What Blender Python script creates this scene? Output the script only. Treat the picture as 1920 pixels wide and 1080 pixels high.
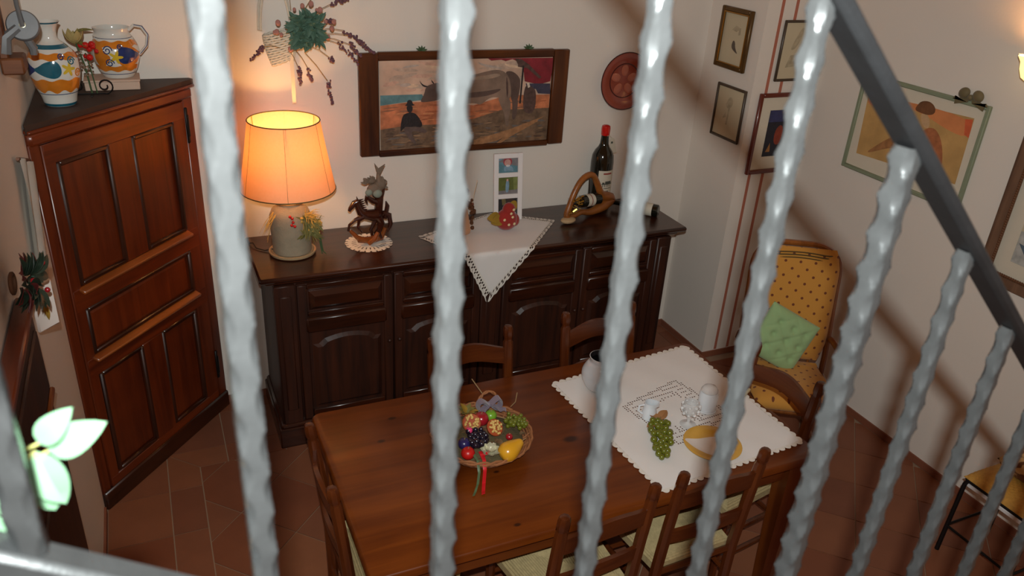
import bpy, math, random
from mathutils import Vector, Matrix, Euler
random.seed(7)
PI = math.pi
scene = bpy.context.scene
C = scene.collection
for o in list(bpy.data.objects):
    bpy.data.objects.remove(o, do_unlink=True)

# ------------------------------------------------------------------ camera
CAMZ = 2.7
PITCH, ROLL, YAW = math.radians(26.458), math.radians(3.748), math.radians(25.583)
fwd = Vector((math.sin(YAW)*math.cos(PITCH), math.cos(YAW)*math.cos(PITCH), -math.sin(PITCH)))
rgt = Vector((math.cos(YAW), -math.sin(YAW), 0))
upv = rgt.cross(fwd)
r2 = rgt*math.cos(ROLL) + upv*math.sin(ROLL)
u2 = -rgt*math.sin(ROLL) + upv*math.cos(ROLL)
cam_d = bpy.data.cameras.new('camera')
cam_d.sensor_width = 36.0
cam_d.lens = 1495.6/1920*36
cam_d.clip_start = 0.02
cam_d.dof.use_dof = True
cam_d.dof.focus_distance = 3.6
cam_d.dof.aperture_fstop = 7.5
cam = bpy.data.objects.new('camera', cam_d)
C.objects.link(cam)
m = Matrix((r2, u2, -fwd)).transposed().to_4x4()
m.translation = Vector((0, 0, CAMZ))
cam.matrix_world = m
scene.camera = cam

# ------------------------------------------------------------------ light
world = bpy.data.worlds.new('world')
scene.world = world
world.use_nodes = True
bg = world.node_tree.nodes['Background']
bg.inputs[0].default_value = (1.0, 0.36, 0.11, 1)
bg.inputs[1].default_value = 0.15
# the camera's own flash, on the accessory shoe above and behind the lens
fl = bpy.data.lights.new('camera_flash', 'SPOT')
fl.energy = 285
fl.color = (0.94, 1.0, 0.985)
fl.shadow_soft_size = 0.013
fl.spot_size = math.radians(122)
fl.spot_blend = 1.0
flo = bpy.data.objects.new('camera_flash', fl)
C.objects.link(flo)
flo.location = (-0.014, -0.035, CAMZ+0.17)
flo.rotation_euler = (fwd + Vector((0.03, 0, 0.11))).to_track_quat('-Z', 'Y').to_euler()

scene.view_settings.view_transform = 'Standard'
scene.view_settings.look = 'None'
scene.view_settings.exposure = 0.0
scene.view_settings.gamma = 1.0
scene.view_settings.use_curve_mapping = False

# ------------------------------------------------------------------ helpers
def S(r, g, b):
    f = lambda c: (c/255/12.92) if c/255 <= 0.04045 else ((c/255+0.055)/1.055)**2.4
    return (f(r), f(g), f(b), 1)

def newmat(name):
    mt = bpy.data.materials.new(name)
    mt.use_nodes = True
    return mt, mt.node_tree, mt.node_tree.nodes['Principled BSDF']

def nd(nt, typ, **kw):
    n = nt.nodes.new(typ)
    for k, v in kw.items():
        if k.startswith('i_'):
            key = k[2:]
            n.inputs[int(key) if key.isdigit() else key].default_value = v
        else:
            setattr(n, k, v)
    return n

def mat(name, col, rough=0.6, metal=0.0, var=0.12, scale=18.0, bump=0.0, bscale=60.0, coat=0.0, spec=0.5,
        sheen=0.0, trans=0.0, alpha=1.0, sss=0.0):
    mt, nt, p = newmat(name)
    L = nt.links
    tc = nd(nt, 'ShaderNodeTexCoord')
    nz = nd(nt, 'ShaderNodeTexNoise', i_Scale=scale, i_Detail=4.0)
    L.new(tc.outputs['Object'], nz.inputs['Vector'])
    mx = nd(nt, 'ShaderNodeMix', data_type='RGBA')
    a = tuple(max(0, c*(1-var)) for c in col[:3]) + (1,)
    b = tuple(min(1, c*(1+var)) for c in col[:3]) + (1,)
    mx.inputs['A'].default_value = a
    mx.inputs['B'].default_value = b
    L.new(nz.outputs['Fac'], mx.inputs['Factor'])
    L.new(mx.outputs['Result'], p.inputs['Base Color'])
    p.inputs['Roughness'].default_value = rough
    p.inputs['Metallic'].default_value = metal
    p.inputs['Specular IOR Level'].default_value = spec
    p.inputs['Coat Weight'].default_value = coat
    p.inputs['Coat Roughness'].default_value = 0.12
    p.inputs['Sheen Weight'].default_value = sheen
    p.inputs['Transmission Weight'].default_value = trans
    p.inputs['Alpha'].default_value = alpha
    if bump:
        n2 = nd(nt, 'ShaderNodeTexNoise', i_Scale=bscale, i_Detail=3.0)
        L.new(tc.outputs['Object'], n2.inputs['Vector'])
        bp = nd(nt, 'ShaderNodeBump', i_Strength=bump, i_Distance=0.01)
        L.new(n2.outputs['Fac'], bp.inputs['Height'])
        L.new(bp.outputs['Normal'], p.inputs['Normal'])
    return mt

def wood(name, c1, c2, axis=2, rough=0.35, coat=0.0, dens=28.0, knots=(), spec=0.5):
    """grain runs along the object's local axis"""
    mt, nt, p = newmat(name)
    L = nt.links
    tc = nd(nt, 'ShaderNodeTexCoord')
    mp = nd(nt, 'ShaderNodeMapping')
    sc = [dens, dens, dens]
    sc[axis] = dens*0.06
    mp.inputs['Scale'].default_value = sc
    L.new(tc.outputs['Object'], mp.inputs['Vector'])
    nz = nd(nt, 'ShaderNodeTexNoise', i_Scale=1.0, i_Detail=6.0, i_Roughness=0.6, i_Distortion=0.6)
    L.new(mp.outputs['Vector'], nz.inputs['Vector'])
    n2 = nd(nt, 'ShaderNodeTexNoise', i_Scale=3.0, i_Detail=3.0)
    L.new(tc.outputs['Object'], n2.inputs['Vector'])
    ad = nd(nt, 'ShaderNodeMath', operation='MULTIPLY_ADD')
    L.new(n2.outputs['Fac'], ad.inputs[0])
    ad.inputs[1].default_value = 0.45
    ad.inputs[2].default_value = -0.22
    sm = nd(nt, 'ShaderNodeMath', operation='ADD')
    L.new(nz.outputs['Fac'], sm.inputs[0])
    L.new(ad.outputs[0], sm.inputs[1])
    rp = nd(nt, 'ShaderNodeValToRGB')
    rp.color_ramp.elements[0].position = 0.30
    rp.color_ramp.elements[0].color = c1
    rp.color_ramp.elements[1].position = 0.72
    rp.color_ramp.elements[1].color = c2
    L.new(sm.outputs[0], rp.inputs['Fac'])
    out = rp.outputs['Color']
    for (kx, ky, kr) in knots:
        vs = nd(nt, 'ShaderNodeVectorMath', operation='SUBTRACT')
        L.new(tc.outputs['Object'], vs.inputs[0])
        vs.inputs[1].default_value = (kx, ky, 0)
        vm = nd(nt, 'ShaderNodeVectorMath', operation='MULTIPLY')
        L.new(vs.outputs[0], vm.inputs[0])
        vm.inputs[1].default_value = (0.75, 1.25, 0)
        ln = nd(nt, 'ShaderNodeVectorMath', operation='LENGTH')
        L.new(vm.outputs[0], ln.inputs[0])
        mr = nd(nt, 'ShaderNodeMapRange', i_1=kr*0.35, i_2=kr, i_3=0.9, i_4=0.0)
        mr.interpolation_type = 'SMOOTHSTEP'
        L.new(ln.outputs['Value'], mr.inputs[0])
        mk = nd(nt, 'ShaderNodeMix', data_type='RGBA')
        mk.inputs['B'].default_value = S(40, 16, 8)
        L.new(mr.outputs[0], mk.inputs['Factor'])
        L.new(out, mk.inputs['A'])
        out = mk.outputs['Result']
    L.new(out, p.inputs['Base Color'])
    p.inputs['Roughness'].default_value = rough
    p.inputs['Coat Weight'].default_value = coat
    p.inputs['Specular IOR Level'].default_value = spec
    p.inputs['Coat Roughness'].default_value = 0.18
    bp = nd(nt, 'ShaderNodeBump', i_Strength=0.12, i_Distance=0.004)
    L.new(nz.outputs['Fac'], bp.inputs['Height'])
    L.new(bp.outputs['Normal'], p.inputs['Normal'])
    return mt

def glass(name, col=(1, 1, 1, 1), rough=0.02, ior=1.45):
    mt, nt, p = newmat(name)
    p.inputs['Base Color'].default_value = col
    p.inputs['Roughness'].default_value = rough
    p.inputs['Transmission Weight'].default_value = 1.0
    p.inputs['IOR'].default_value = ior
    return mt

class G:
    """collects shapes of one part; .obj() links them as one mesh object"""
    def __init__(self):
        self.v = []; self.f = []; self.mi = []; self.cur = 0; self.M = None
    def _add(self, vs, fs):
        n = len(self.v)
        if self.M is not None:
            vs = [self.M @ Vector(q) for q in vs]
        self.v += [tuple(q) for q in vs]
        self.f += [tuple(i+n for i in q) for q in fs]
        self.mi += [self.cur]*len(fs)
        return self
    def box(self, c, s, bev=0.0, rot=None):
        hx, hy, hz = s[0]/2, s[1]/2, s[2]/2
        R = rot.to_matrix() if isinstance(rot, Euler) else (rot or Matrix.Identity(3))
        c = Vector(c)
        b = min(bev, hx*0.95, hy*0.95, hz*0.95)
        if b <= 0:
            vs = [(x*hx, y*hy, z*hz) for x in (-1, 1) for y in (-1, 1) for z in (-1, 1)]
            fs = [(0,1,3,2),(4,6,7,5),(0,4,5,1),(2,3,7,6),(0,2,6,4),(1,5,7,3)]
        else:
            vs = []; ix = {}
            for x in (-1, 1):
                for y in (-1, 1):
                    for z in (-1, 1):
                        for a in range(3):
                            h = [hx-b, hy-b, hz-b]
                            h[a] += b
                            ix[(x, y, z, a)] = len(vs)
                            vs.append((x*h[0], y*h[1], z*h[2]))
            fs = []
            for s_ in (-1, 1):
                fs.append([ix[(s_, y, z, 0)] for y, z in ((-1,-1),(1,-1),(1,1),(-1,1))])
                fs.append([ix[(x, s_, z, 1)] for x, z in ((-1,-1),(1,-1),(1,1),(-1,1))])
                fs.append([ix[(x, y, s_, 2)] for x, y in ((-1,-1),(1,-1),(1,1),(-1,1))])
            for p_ in (-1, 1):
                for q in (-1, 1):
                    fs.append([ix[(p_,q,-1,0)], ix[(p_,q,-1,1)], ix[(p_,q,1,1)], ix[(p_,q,1,0)]])
                    fs.append([ix[(p_,-1,q,0)], ix[(p_,-1,q,2)], ix[(p_,1,q,2)], ix[(p_,1,q,0)]])
                    fs.append([ix[(-1,p_,q,1)], ix[(-1,p_,q,2)], ix[(1,p_,q,2)], ix[(1,p_,q,1)]])
            for x in (-1, 1):
                for y in (-1, 1):
                    for z in (-1, 1):
                        fs.append([ix[(x,y,z,a)] for a in range(3)])
        return self._add([c + R @ Vector(q) for q in vs], fs)
    def tube(self, pts, r, seg=8, caps=True, closed=False, flat=None):
        pts = [Vector(q) for q in pts]
        n = len(pts)
        rr = r if isinstance(r, (list, tuple)) else [r]*n
        vs = []; fs = []
        t0 = (pts[1]-pts[0]).normalized()
        ref = Vector((0, 0, 1)) if abs(t0.z) < 0.9 else Vector((1, 0, 0))
        side = t0.cross(ref).normalized()
        for i, q in enumerate(pts):
            if closed:
                t = (pts[(i+1) % n]-pts[i-1]).normalized()
            else:
                t = (pts[min(i+1, n-1)]-pts[max(i-1, 0)]).normalized()
            side = (side - t*side.dot(t))
            side = side.normalized() if side.length > 1e-6 else t.orthogonal().normalized()
            up = t.cross(side)
            for k in range(seg):
                a = 2*PI*k/seg
                ky = flat if flat else 1.0
                vs.append(q + side*(math.cos(a)*rr[i]) + up*(math.sin(a)*rr[i]*ky))
        m_ = n if closed else n-1
        for i in range(m_):
            j = (i+1) % n
            for k in range(seg):
                k2 = (k+1) % seg
                fs.append((i*seg+k, i*seg+k2, j*seg+k2, j*seg+k))
        if caps and not closed:
            fs.append(tuple(range(seg)))
            fs.append(tuple((n-1)*seg+k for k in range(seg)))
        return self._add(vs, fs)
    def lathe(self, prof, seg=32, c=(0, 0, 0), a0=0.0, a1=2*PI, wob=None):
        """prof: (r,z) from bottom to top"""
        full = abs(a1-a0-2*PI) < 1e-6
        n = seg if full else seg+1
        vs = []; fs = []
        for (r, z) in prof:
            for k in range(n):
                a = a0+(a1-a0)*k/seg
                rr = r*(wob(a, z) if wob else 1)
                vs.append((c[0]+rr*math.cos(a), c[1]+rr*math.sin(a), c[2]+z))
        for i in range(len(prof)-1):
            for k in range(seg):
                k2 = (k+1) % n
                fs.append((i*n+k, i*n+k2, (i+1)*n+k2, (i+1)*n+k))
        if full:
            if prof[0][0] > 1e-6: fs.append(tuple(range(n)))
            if prof[-1][0] > 1e-6 and getattr(self, 'captop', True): fs.append(tuple((len(prof)-1)*n+k for k in range(n)))
        return self._add(vs, fs)
    def ball(self, c, r, su=12, sv=8, sc=(1, 1, 1), rot=None):
        vs = []; fs = []
        R = rot.to_matrix() if isinstance(rot, Euler) else (rot or Matrix.Identity(3))
        for j in range(1, sv):
            ph = PI*j/sv
            for k in range(su):
                a = 2*PI*k/su
                vs.append((math.sin(ph)*math.cos(a), math.sin(ph)*math.sin(a), math.cos(ph)))
        vs += [(0, 0, 1), (0, 0, -1)]
        for j in range(sv-2):
            for k in range(su):
                k2 = (k+1) % su
                fs.append((j*su+k, (j+1)*su+k, (j+1)*su+k2, j*su+k2))
        t, b = len(vs)-2, len(vs)-1
        for k in range(su):
            k2 = (k+1) % su
            fs.append((t, k, k2)); fs.append((b, (sv-2)*su+k2, (sv-2)*su+k))
        c = Vector(c)
        return self._add([c + R @ Vector((q[0]*sc[0]*r, q[1]*sc[1]*r, q[2]*sc[2]*r)) for q in vs], fs)
    def prism(self, poly, h0, h1, fn=None):
        """poly: 2-D outline; fn maps (u,v,h) to a point"""
        fn = fn or (lambda u, v, h: (u, v, h))
        n = len(poly)
        vs = [fn(u, v, h0) for u, v in poly] + [fn(u, v, h1) for u, v in poly]
        fs = [tuple(range(n)), tuple(range(n, 2*n))]
        for i in range(n):
            j = (i+1) % n
            fs.append((i, j, n+j, n+i))
        return self._add(vs, fs)
    def poly(self, pts):
        return self._add(pts, [tuple(range(len(pts)))])
    def grid(self, fn, nu, nv):
        vs = [fn(i/nu, j/nv) for j in range(nv+1) for i in range(nu+1)]
        fs = [(j*(nu+1)+i, j*(nu+1)+i+1, (j+1)*(nu+1)+i+1, (j+1)*(nu+1)+i) for j in range(nv) for i in range(nu)]
        return self._add(vs, fs)
    def leaf(self, base, tip, w, nrm, curl=0.15, n=6, thick=0.0006):
        base, tip, nrm = Vector(base), Vector(tip), Vector(nrm).normalized()
        d = tip-base; ln = d.length; d = d.normalized()
        sd = d.cross(nrm).normalized(); up = sd.cross(d)
        vs = []; fs = []
        for s_ in (1, -1):
            for i in range(n+1):
                t = i/n
                ww = w*0.5*math.sin(PI*min(1, t**0.8))**0.8 if 0 < t < 1 else 0.0
                mid = base + d*(ln*t) + up*(curl*ln*math.sin(PI*t)*0.5)
                vs += [mid - sd*ww + up*(ww*0.35 + s_*thick), mid + up*(s_*thick), mid + sd*ww + up*(ww*0.35 + s_*thick)]
        k = (n+1)*3
        for o_ in (0, k):
            for i in range(n):
                for q in range(2):
                    a = o_+i*3+q
                    fs.append((a, a+1, a+4, a+3))
        for i in range(n):
            fs.append((i*3, (i+1)*3, k+(i+1)*3, k+i*3))
            fs.append((i*3+2, (i+1)*3+2, k+(i+1)*3+2, k+i*3+2))
        return self._add(vs, fs)
    def obj(self, name, mats, parent=None, smooth=True, ang=38, loc=None):
        me = bpy.data.meshes.new(name)
        me.from_pydata(self.v, [], self.f)
        if not isinstance(mats, (list, tuple)): mats = [mats]
        for q in mats: me.materials.append(q)
        me.polygons.foreach_set('material_index', self.mi)
        import bmesh
        bm = bmesh.new(); bm.from_mesh(me)
        bmesh.ops.remove_doubles(bm, verts=bm.verts, dist=1e-6)
        bmesh.ops.recalc_face_normals(bm, faces=bm.faces)
        bm.to_mesh(me); bm.free()
        if smooth:
            me.shade_smooth()
            me.set_sharp_from_angle(angle=math.radians(ang))
        o = bpy.data.objects.new(name, me)
        C.objects.link(o)
        if parent: o.parent = parent
        if loc: o.location = loc
        return o

def tag(o, label=None, cat=None, group=None, kind=None):
    if label: o['label'] = label
    if cat: o['category'] = cat
    if group: o['group'] = group
    if kind: o['kind'] = kind
    return o

def thing(name, label, cat, loc=(0, 0, 0), rz=0.0, group=None, rot=None):
    o = bpy.data.objects.new(name, None)
    o.empty_display_size = 0.05
    C.objects.link(o)
    o.location = loc
    o.rotation_euler = rot or (0, 0, rz)
    return tag(o, label, cat, group)

def copy_tree(o, parent=None):
    c = o.copy(); C.objects.link(c); c.parent = parent
    for ch in list(o.children): copy_tree(ch, c)
    return c

def rnd(a, b): return random.uniform(a, b)
def lerp(a, b, t): return a+(b-a)*t

# ------------------------------------------------------------------ materials
M = {}
M['wall'] = mat('wall_plaster', S(224, 215, 204), rough=0.9, var=0.03, scale=3, bump=0.06, bscale=90)
M['tile'] = mat('terracotta_tile', S(150, 92, 62), rough=0.55, var=0.18, scale=5, bump=0.05, bscale=40)
M['grout'] = mat('grout', S(150, 125, 102), rough=0.95, var=0.1, scale=30)
M['dark_wood_z'] = wood('dark_stained_wood', S(35, 14, 6), S(66, 29, 12), 2, rough=0.5, coat=0.05, dens=24)
M['dark_wood_x'] = wood('dark_stained_wood_across', S(33, 13, 6), S(66, 29, 13), 0, rough=0.3, coat=0.35, dens=24)
M['cup_wood_z'] = wood('red_brown_wood', S(77, 28, 10), S(112, 45, 14), 2, rough=0.36, coat=0.25, dens=22)
M['cup_wood_x'] = wood('red_brown_wood_across', S(78, 28, 10), S(120, 48, 15), 0, rough=0.34, coat=0.3, dens=22)
M['cup_top'] = mat('dark_cupboard_top', S(58, 40, 32), rough=0.6, var=0.15, scale=8)
M['chair_z'] = wood('chair_wood', S(66, 26, 8), S(94, 44, 15), 2, rough=0.3, coat=0.35, dens=30)
M['chair_x'] = wood('chair_wood_across', S(66, 26, 8), S(94, 44, 15), 0, rough=0.3, coat=0.35, dens=30)
M['table'] = wood('pine_table_top', S(86, 36, 7), S(120, 58, 14), 0, rough=0.34, coat=0.08, spec=0.35, dens=16,
                  knots=[(0.007, -0.036, 0.034), (-0.39, -0.40, 0.014), (-0.28, 0.33, 0.02), (0.55, 0.38, 0.02), (-0.7, 0.2, 0.016), (-0.62, 0.33, 0.018), (-0.35, -0.12, 0.012)])
M['table_leg'] = wood('pine_table_leg', S(84, 36, 10), S(116, 58, 18), 2, rough=0.36, coat=0.2, dens=20)
M['table_rail'] = wood('pine_table_rail', S(84, 36, 10), S(116, 58, 18), 0, rough=0.36, coat=0.2, dens=20)
M['iron'] = mat('grey_hammered_iron', (0.076, 0.079, 0.080, 1), rough=0.27, metal=0.6, var=0.25, scale=60, bump=0.03, bscale=220, spec=0.5)
M['iron_rail'] = mat('dark_iron_rail', (0.013, 0.0135, 0.0145, 1), rough=0.5, metal=0.35, var=0.3, scale=30, bump=0.05, bscale=150)
M['black_iron'] = mat('black_iron', S(28, 26, 26), rough=0.45, metal=0.5, var=0.1)
M['white_cloth'] = mat('white_cotton', S(226, 222, 218), rough=0.95, var=0.03, scale=8, bump=0.05, bscale=400, sheen=0.1)
M['lace'] = mat('white_lace', S(222, 216, 206), rough=0.95, var=0.06, scale=60, bump=0.1, bscale=300)
M['porcelain'] = mat('white_porcelain', S(214, 218, 222), rough=0.15, var=0.02, coat=0.3)
M['glass'] = glass('clear_glass')
M['rush'] = mat('woven_rush', S(176, 156, 112), rough=0.85, var=0.35, scale=60, bump=0.2, bscale=200)
# ------------------------------------------------------------------ the room
XL, XR, YB, XS, YP = -0.43, 3.61, 4.05, 3.13, 3.57
WH = 3.5
def struct(name, g, mt, parent=None, smooth=False):
    o = g.obj(name, mt, parent, smooth=smooth)
    if parent is None: o['kind'] = 'structure'
    return o
def wallbox(name, x0, x1, y0, y1, z0, z1, mt):
    return struct(name, G().box(((x0+x1)/2, (y0+y1)/2, (z0+z1)/2), (x1-x0, y1-y0, z1-z0)), mt)
wallbox('wall_back', XL-0.12, XS, YB, YB+0.12, 0, WH, M['wall'])
wallbox('wall_left', XL-0.12, XL, 0.2, YB, 0, WH, M['wall'])
wp = wallbox('wall_corner', XS, XR+0.12, YP, YB+0.12, 0, WH, M['wall'])
wallbox('wall_right', XR, XR+0.12, 0.2, YP, 0, WH, M['wall'])
M['stripe'] = mat('painted_stripe', S(176, 106, 84), rough=0.85, var=0.06, scale=6)
for x in (3.222, 3.322):
    G().box((x+0.010, YP-0.0006, WH/2+0.02), (0.020, 0.0012, WH-0.06)).obj('painted_stripe', M['stripe'], wp, smooth=False)
M['baseb'] = mat('terracotta_baseboard', S(128, 76, 54), rough=0.6, var=0.15, scale=8)
BB = 0.045
wallbox('baseboard_back', XL, XS, YB-0.010, YB, 0.004, BB, M['baseb'])
wallbox('baseboard_side', XS-0.010, XS, YP-0.010, YB-0.010, 0.004, BB, M['baseb'])
wallbox('baseboard_corner', XS, XR-0.010, YP-0.010, YP, 0.004, BB, M['baseb'])
wallbox('baseboard_right', XR-0.010, XR, 0.5, YP-0.010, 0.004, BB, M['baseb'])
wallbox('baseboard_left', XL, XL+0.010, 0.5, 3.30, 0.004, BB, M['baseb'])

# floor: grout bed and terracotta tiles, a straight border and a diagonal field
floor = wallbox('floor', XL-0.12, XR+0.12, 0.2, YB+0.12, -0.06, 0.0, M['grout'])
def clip(poly, a, b, c):          # keep a*x+b*y<=c
    out = []
    for i in range(len(poly)):
        p, q = poly[i], poly[(i+1) % len(poly)]
        dp, dq = a*p[0]+b*p[1]-c, a*q[0]+b*q[1]-c
        if dp <= 0: out.append(p)
        if dp*dq < 0:
            t = dp/(dp-dq)
            out.append((p[0]+(q[0]-p[0])*t, p[1]+(q[1]-p[1])*t))
    return out
def area(p): return 0.5*abs(sum(p[i][0]*p[(i+1) % len(p)][1]-p[(i+1) % len(p)][0]*p[i][1] for i in range(len(p))))
tile_mats = [mat('terracotta_tile_%d' % i, S(*c), rough=0.5, var=0.16, scale=6, bump=0.06, bscale=45)
             for i, c in enumerate([(128, 78, 54), (121, 73, 52), (132, 81, 55), (124, 71, 47)])]
def tile(poly):
    poly = [q for i, q in enumerate(poly) if math.dist(q, poly[i-1]) > 1e-4]
    if len(poly) < 3 or area(poly) < 0.0012: return
    cx = sum(q[0] for q in poly)/len(poly); cy = sum(q[1] for q in poly)/len(poly)
    g = 0.0025
    # shrink each edge by the half joint
    pl = poly
    n = len(pl)
    sgn = 1 if sum(pl[i][0]*pl[(i+1) % n][1]-pl[(i+1) % n][0]*pl[i][1] for i in range(n)) > 0 else -1
    res = pl
    for i in range(n):
        p, q = pl[i], pl[(i+1) % n]
        ex, ey = q[0]-p[0], q[1]-p[1]
        l = math.hypot(ex, ey)
        nx, ny = sgn*ey/l, -sgn*ex/l
        res = clip(res, nx, ny, nx*p[0]+ny*p[1]-g)
    if len(res) < 3: return
    gg = G()
    top = 0.004 + rnd(-0.0004, 0.0004)
    gg.prism([(x-cx, y-cy) for x, y in res], 0.0005, top)
    gg.obj('tile', random.choice(tile_mats), floor, smooth=False, loc=(cx, cy, 0))
FX, FY, Y0 = 0.0, 3.505, 0.95
h = 0.425/2
for i in range(-10, 24):
    for j in range(-14, 14):
        s_, d_ = 3.247+0.425*i, 2.95+0.43*j       # x+y=s, y-x=d : lower corner lines
        P4 = []
        for (a, b) in ((s_, d_), (s_+0.425, d_), (s_+0.425, d_+0.43), (s_, d_+0.43)):
            P4.append(((a-b)/2, (a+b)/2))
        for (a, b, c) in ((-1, 0, -FX), (1, 0, XR-0.010), (0, 1, FY), (0, -1, -Y0)):
            P4 = clip(P4, a, b, c) if P4 else P4
        if P4: tile(P4)
for (xa, xb) in ((-0.15, 0.0), (XL+0.01, -0.15)):
    for k in range(-2, 9):
        ya = 3.36-0.31*k
        P4 = [(xa, ya-0.31), (xb, ya-0.31), (xb, ya), (xa, ya)]
        P4 = clip(P4, 0, -1, -Y0)
        if P4: P4 = clip(P4, 1, 1, 3.505)           # mitre at the corner
        if P4: tile(P4)
for (ya, yb) in ((3.505, 3.65), (3.65, 3.95), (3.95, YB-0.01)):
    for k in range(-4, 14):
        xa = 0.137+0.29*k
        P4 = [(xa, ya), (xa+0.29, ya), (xa+0.29, yb), (xa, yb)]
        for (a, b, c) in ((-1, 0, -XL-0.01), (1, 0, XS-0.01), (-1, -1, -3.505)):
            P4 = clip(P4, a, b, c) if P4 else P4
        if P4: tile(P4)

# ------------------------------------------------------------------ stair railing in front of the camera
RD = 0.40
t5 = math.radians(5)
RP = Vector((-math.sin(t5)*RD, math.cos(t5)*RD, 0))
RT = Vector((math.cos(t5), math.sin(t5), 0))
def rail_pt(s, z): return RP + RT*(s*RD) + Vector((0, 0, z))
ztop = lambda s: CAMZ + RD*(0.85-0.85*s)
zbot = lambda s: CAMZ + RD*(-0.955-0.83*s)
railing = thing('stair_railing', 'grey hammered iron stair railing running across the foreground', 'railing', rail_pt(0.9, zbot(0.9)))
RO = Vector(railing.location)
def bar_between(name, a, b, w, hgt, mt, par, bev=0.003):
    a, b = Vector(a), Vector(b)
    d = (b-a); L_ = d.length; d.normalize()
    sd = Vector((0, 0, 1)).cross(d).normalized(); up = d.cross(sd)
    R = Matrix((d, sd, up)).transposed()
    return G().box((a+b)/2, (L_, w, hgt), bev, R).obj(name, mt, par)
bar_between('handrail', rail_pt(-1.6, ztop(-1.6)+0.012)-RO, rail_pt(4.2, ztop(4.2)+0.012)-RO, 0.030, 0.014, M['iron_rail'], railing, 0.004)
bar_between('bottom_rail', rail_pt(-1.6, zbot(-1.6)-0.008)-RO, rail_pt(4.2, zbot(4.2)-0.008)-RO, 0.024, 0.018, M['iron'], railing, 0.004)
def baluster_mesh(L_):
    g = G()
    a = 0.0078
    n, seg = int(L_/0.0030), 32
    vs = []; fs = []
    for i in range(n+1):
        z = L_*i/n
        for k in range(seg):
            th = 2*PI*k/seg
            r = a/max(abs(math.cos(th)), abs(math.sin(th)))
            for q in range(4):
                ph = PI/4+q*PI/2
                cc = math.cos(th-ph)
                if cc > 0.3:
                    dep = abs(math.sin(PI*z/0.034+q*PI/2+0.25*math.sin(z*31+q)))
                    r = min(r, a*(1.38-0.42*dep)/cc)
            r *= 1+0.030*math.sin(z*170+th)
            vs.append((r*math.cos(th), r*math.sin(th), z))
    for i in range(n):
        for k in range(seg):
            k2 = (k+1) % seg
            fs.append((i*seg+k, i*seg+k2, (i+1)*seg+k2, (i+1)*seg+k))
    g._add(vs, fs)
    return g
SB = [-0.80, -0.47, -0.137, 0.162, 0.478, 0.819, 1.171, 1.522, 1.865, 2.204, 2.549, 2.892, 3.235, 3.578]
bal0 = None
for i, s in enumerate(SB):
    z0 = zbot(s); p = rail_pt(s, z0)
    if bal0 is None:
        bal0 = baluster_mesh(0.745).obj('baluster', M['iron'], railing, ang=24)
        b = bal0
    else:
        b = bal0.copy(); C.objects.link(b)
    b.location = p-RO
    wide = 1.36 if i == 7 else 1.0
    b.scale = (wide, wide, (ztop(s)+0.008-z0)/0.745)
    b.rotation_euler = (0, 0, t5+0.10*math.sin(i*2.1))

# ------------------------------------------------------------------ corner cupboard
A2, B2 = Vector((0.197, 4.03, 0)), Vector((-0.425, 3.325, 0))
CL = (A2-B2).length
cang = math.atan2(A2.y-B2.y, A2.x-B2.x)
cup = thing('corner_cupboard', 'tall red-brown wooden corner cupboard with panelled door', 'cupboard', tuple(B2), cang)
# local: x along the front (left to right), y into the corner, z up
def loc2(p):   # world xy -> local xy
    d = Vector((p[0]-B2.x, p[1]-B2.y))
    return (d.x*math.cos(cang)+d.y*math.sin(cang), -d.x*math.sin(cang)+d.y*math.cos(cang))
cor = loc2((XL+0.006, YB-0.006)); pL = loc2((XL+0.006, 3.335)); pR = loc2((0.19, YB-0.006))
G().prism([(0.012, 0.03), (CL-0.012, 0.03), pR, cor, pL], 0.02, 1.79).obj('body', M['cup_wood_z'], cup, smooth=False)
tp = G().prism([(-0.006, -0.012), (CL+0.004, -0.012), (pR[0]+0.004, pR[1]), cor, (pL[0]-0.002, pL[1])], 1.795, 1.828)
tp.obj('top', M['cup_top'], cup, smooth=False)
g = G(); g.box((CL/2, 0.012, 1.768), (CL-0.012, 0.045, 0.054), 0.012); g.box((CL/2, 0.002, 1.80), (CL+0.004, 0.05, 0.014), 0.005)
g.obj('cornice', M['cup_wood_x'], cup)
G().box((CL/2, 0.012, 0.05), (CL-0.006, 0.05, 0.10), 0.008).obj('plinth', M['dark_wood_x'], cup)
for x, w in ((0.028, 0.05), (CL-0.034, 0.062)):
    G().box((x, 0.018, 0.92), (w, 0.034, 1.66), 0.004).obj('side_stile', M['cup_wood_z'], cup)
door = G()
x0, x1, z0, z1 = 0.056, CL-0.068, 0.105, 1.738
door.box(((x0+x1)/2, 0.026, (z0+z1)/2), (x1-x0, 0.020, z1-z0), 0.003)
M['cup_sill'] = wood('lit_sill_wood', S(112, 52, 18), S(156, 84, 32), 0, rough=0.35, coat=0.2, dens=22)  # paler, more orange than the door: light on the ledges put into the colour
dr = door.obj('door', M['cup_wood_z'], cup)
dr['label'] = 'panelled door with two long upper and two lower panels'
def fr(xc, zc, w, hh, mt, nm, yy=0.010, t=0.022, bev=0.004):
    return G().box((xc, yy, zc), (w, t, hh), bev).obj(nm, mt, dr)
ZM = (0.13, 0.69, 0.77, 1.125, 1.655)
fr(x0+0.028, (z0+z1)/2, 0.056, z1-z0, M['cup_wood_z'], 'stile')
fr(x1-0.042, (z0+z1)/2, 0.084, z1-z0, M['cup_wood_z'], 'stile')
fr(0.452, 1.39, 0.135, 0.54, M['cup_wood_z'], 'muntin')
fr(0.452, 0.41, 0.135, 0.56, M['cup_wood_z'], 'muntin')
fr((x0+x1)/2, 1.697, x1-x0-0.01, 0.082, M['cup_wood_x'], 'rail', yy=0.0095)
fr((x0+x1)/2, 1.065, x1-x0-0.01, 0.105, M['cup_wood_x'], 'rail', yy=0.0095)
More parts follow.
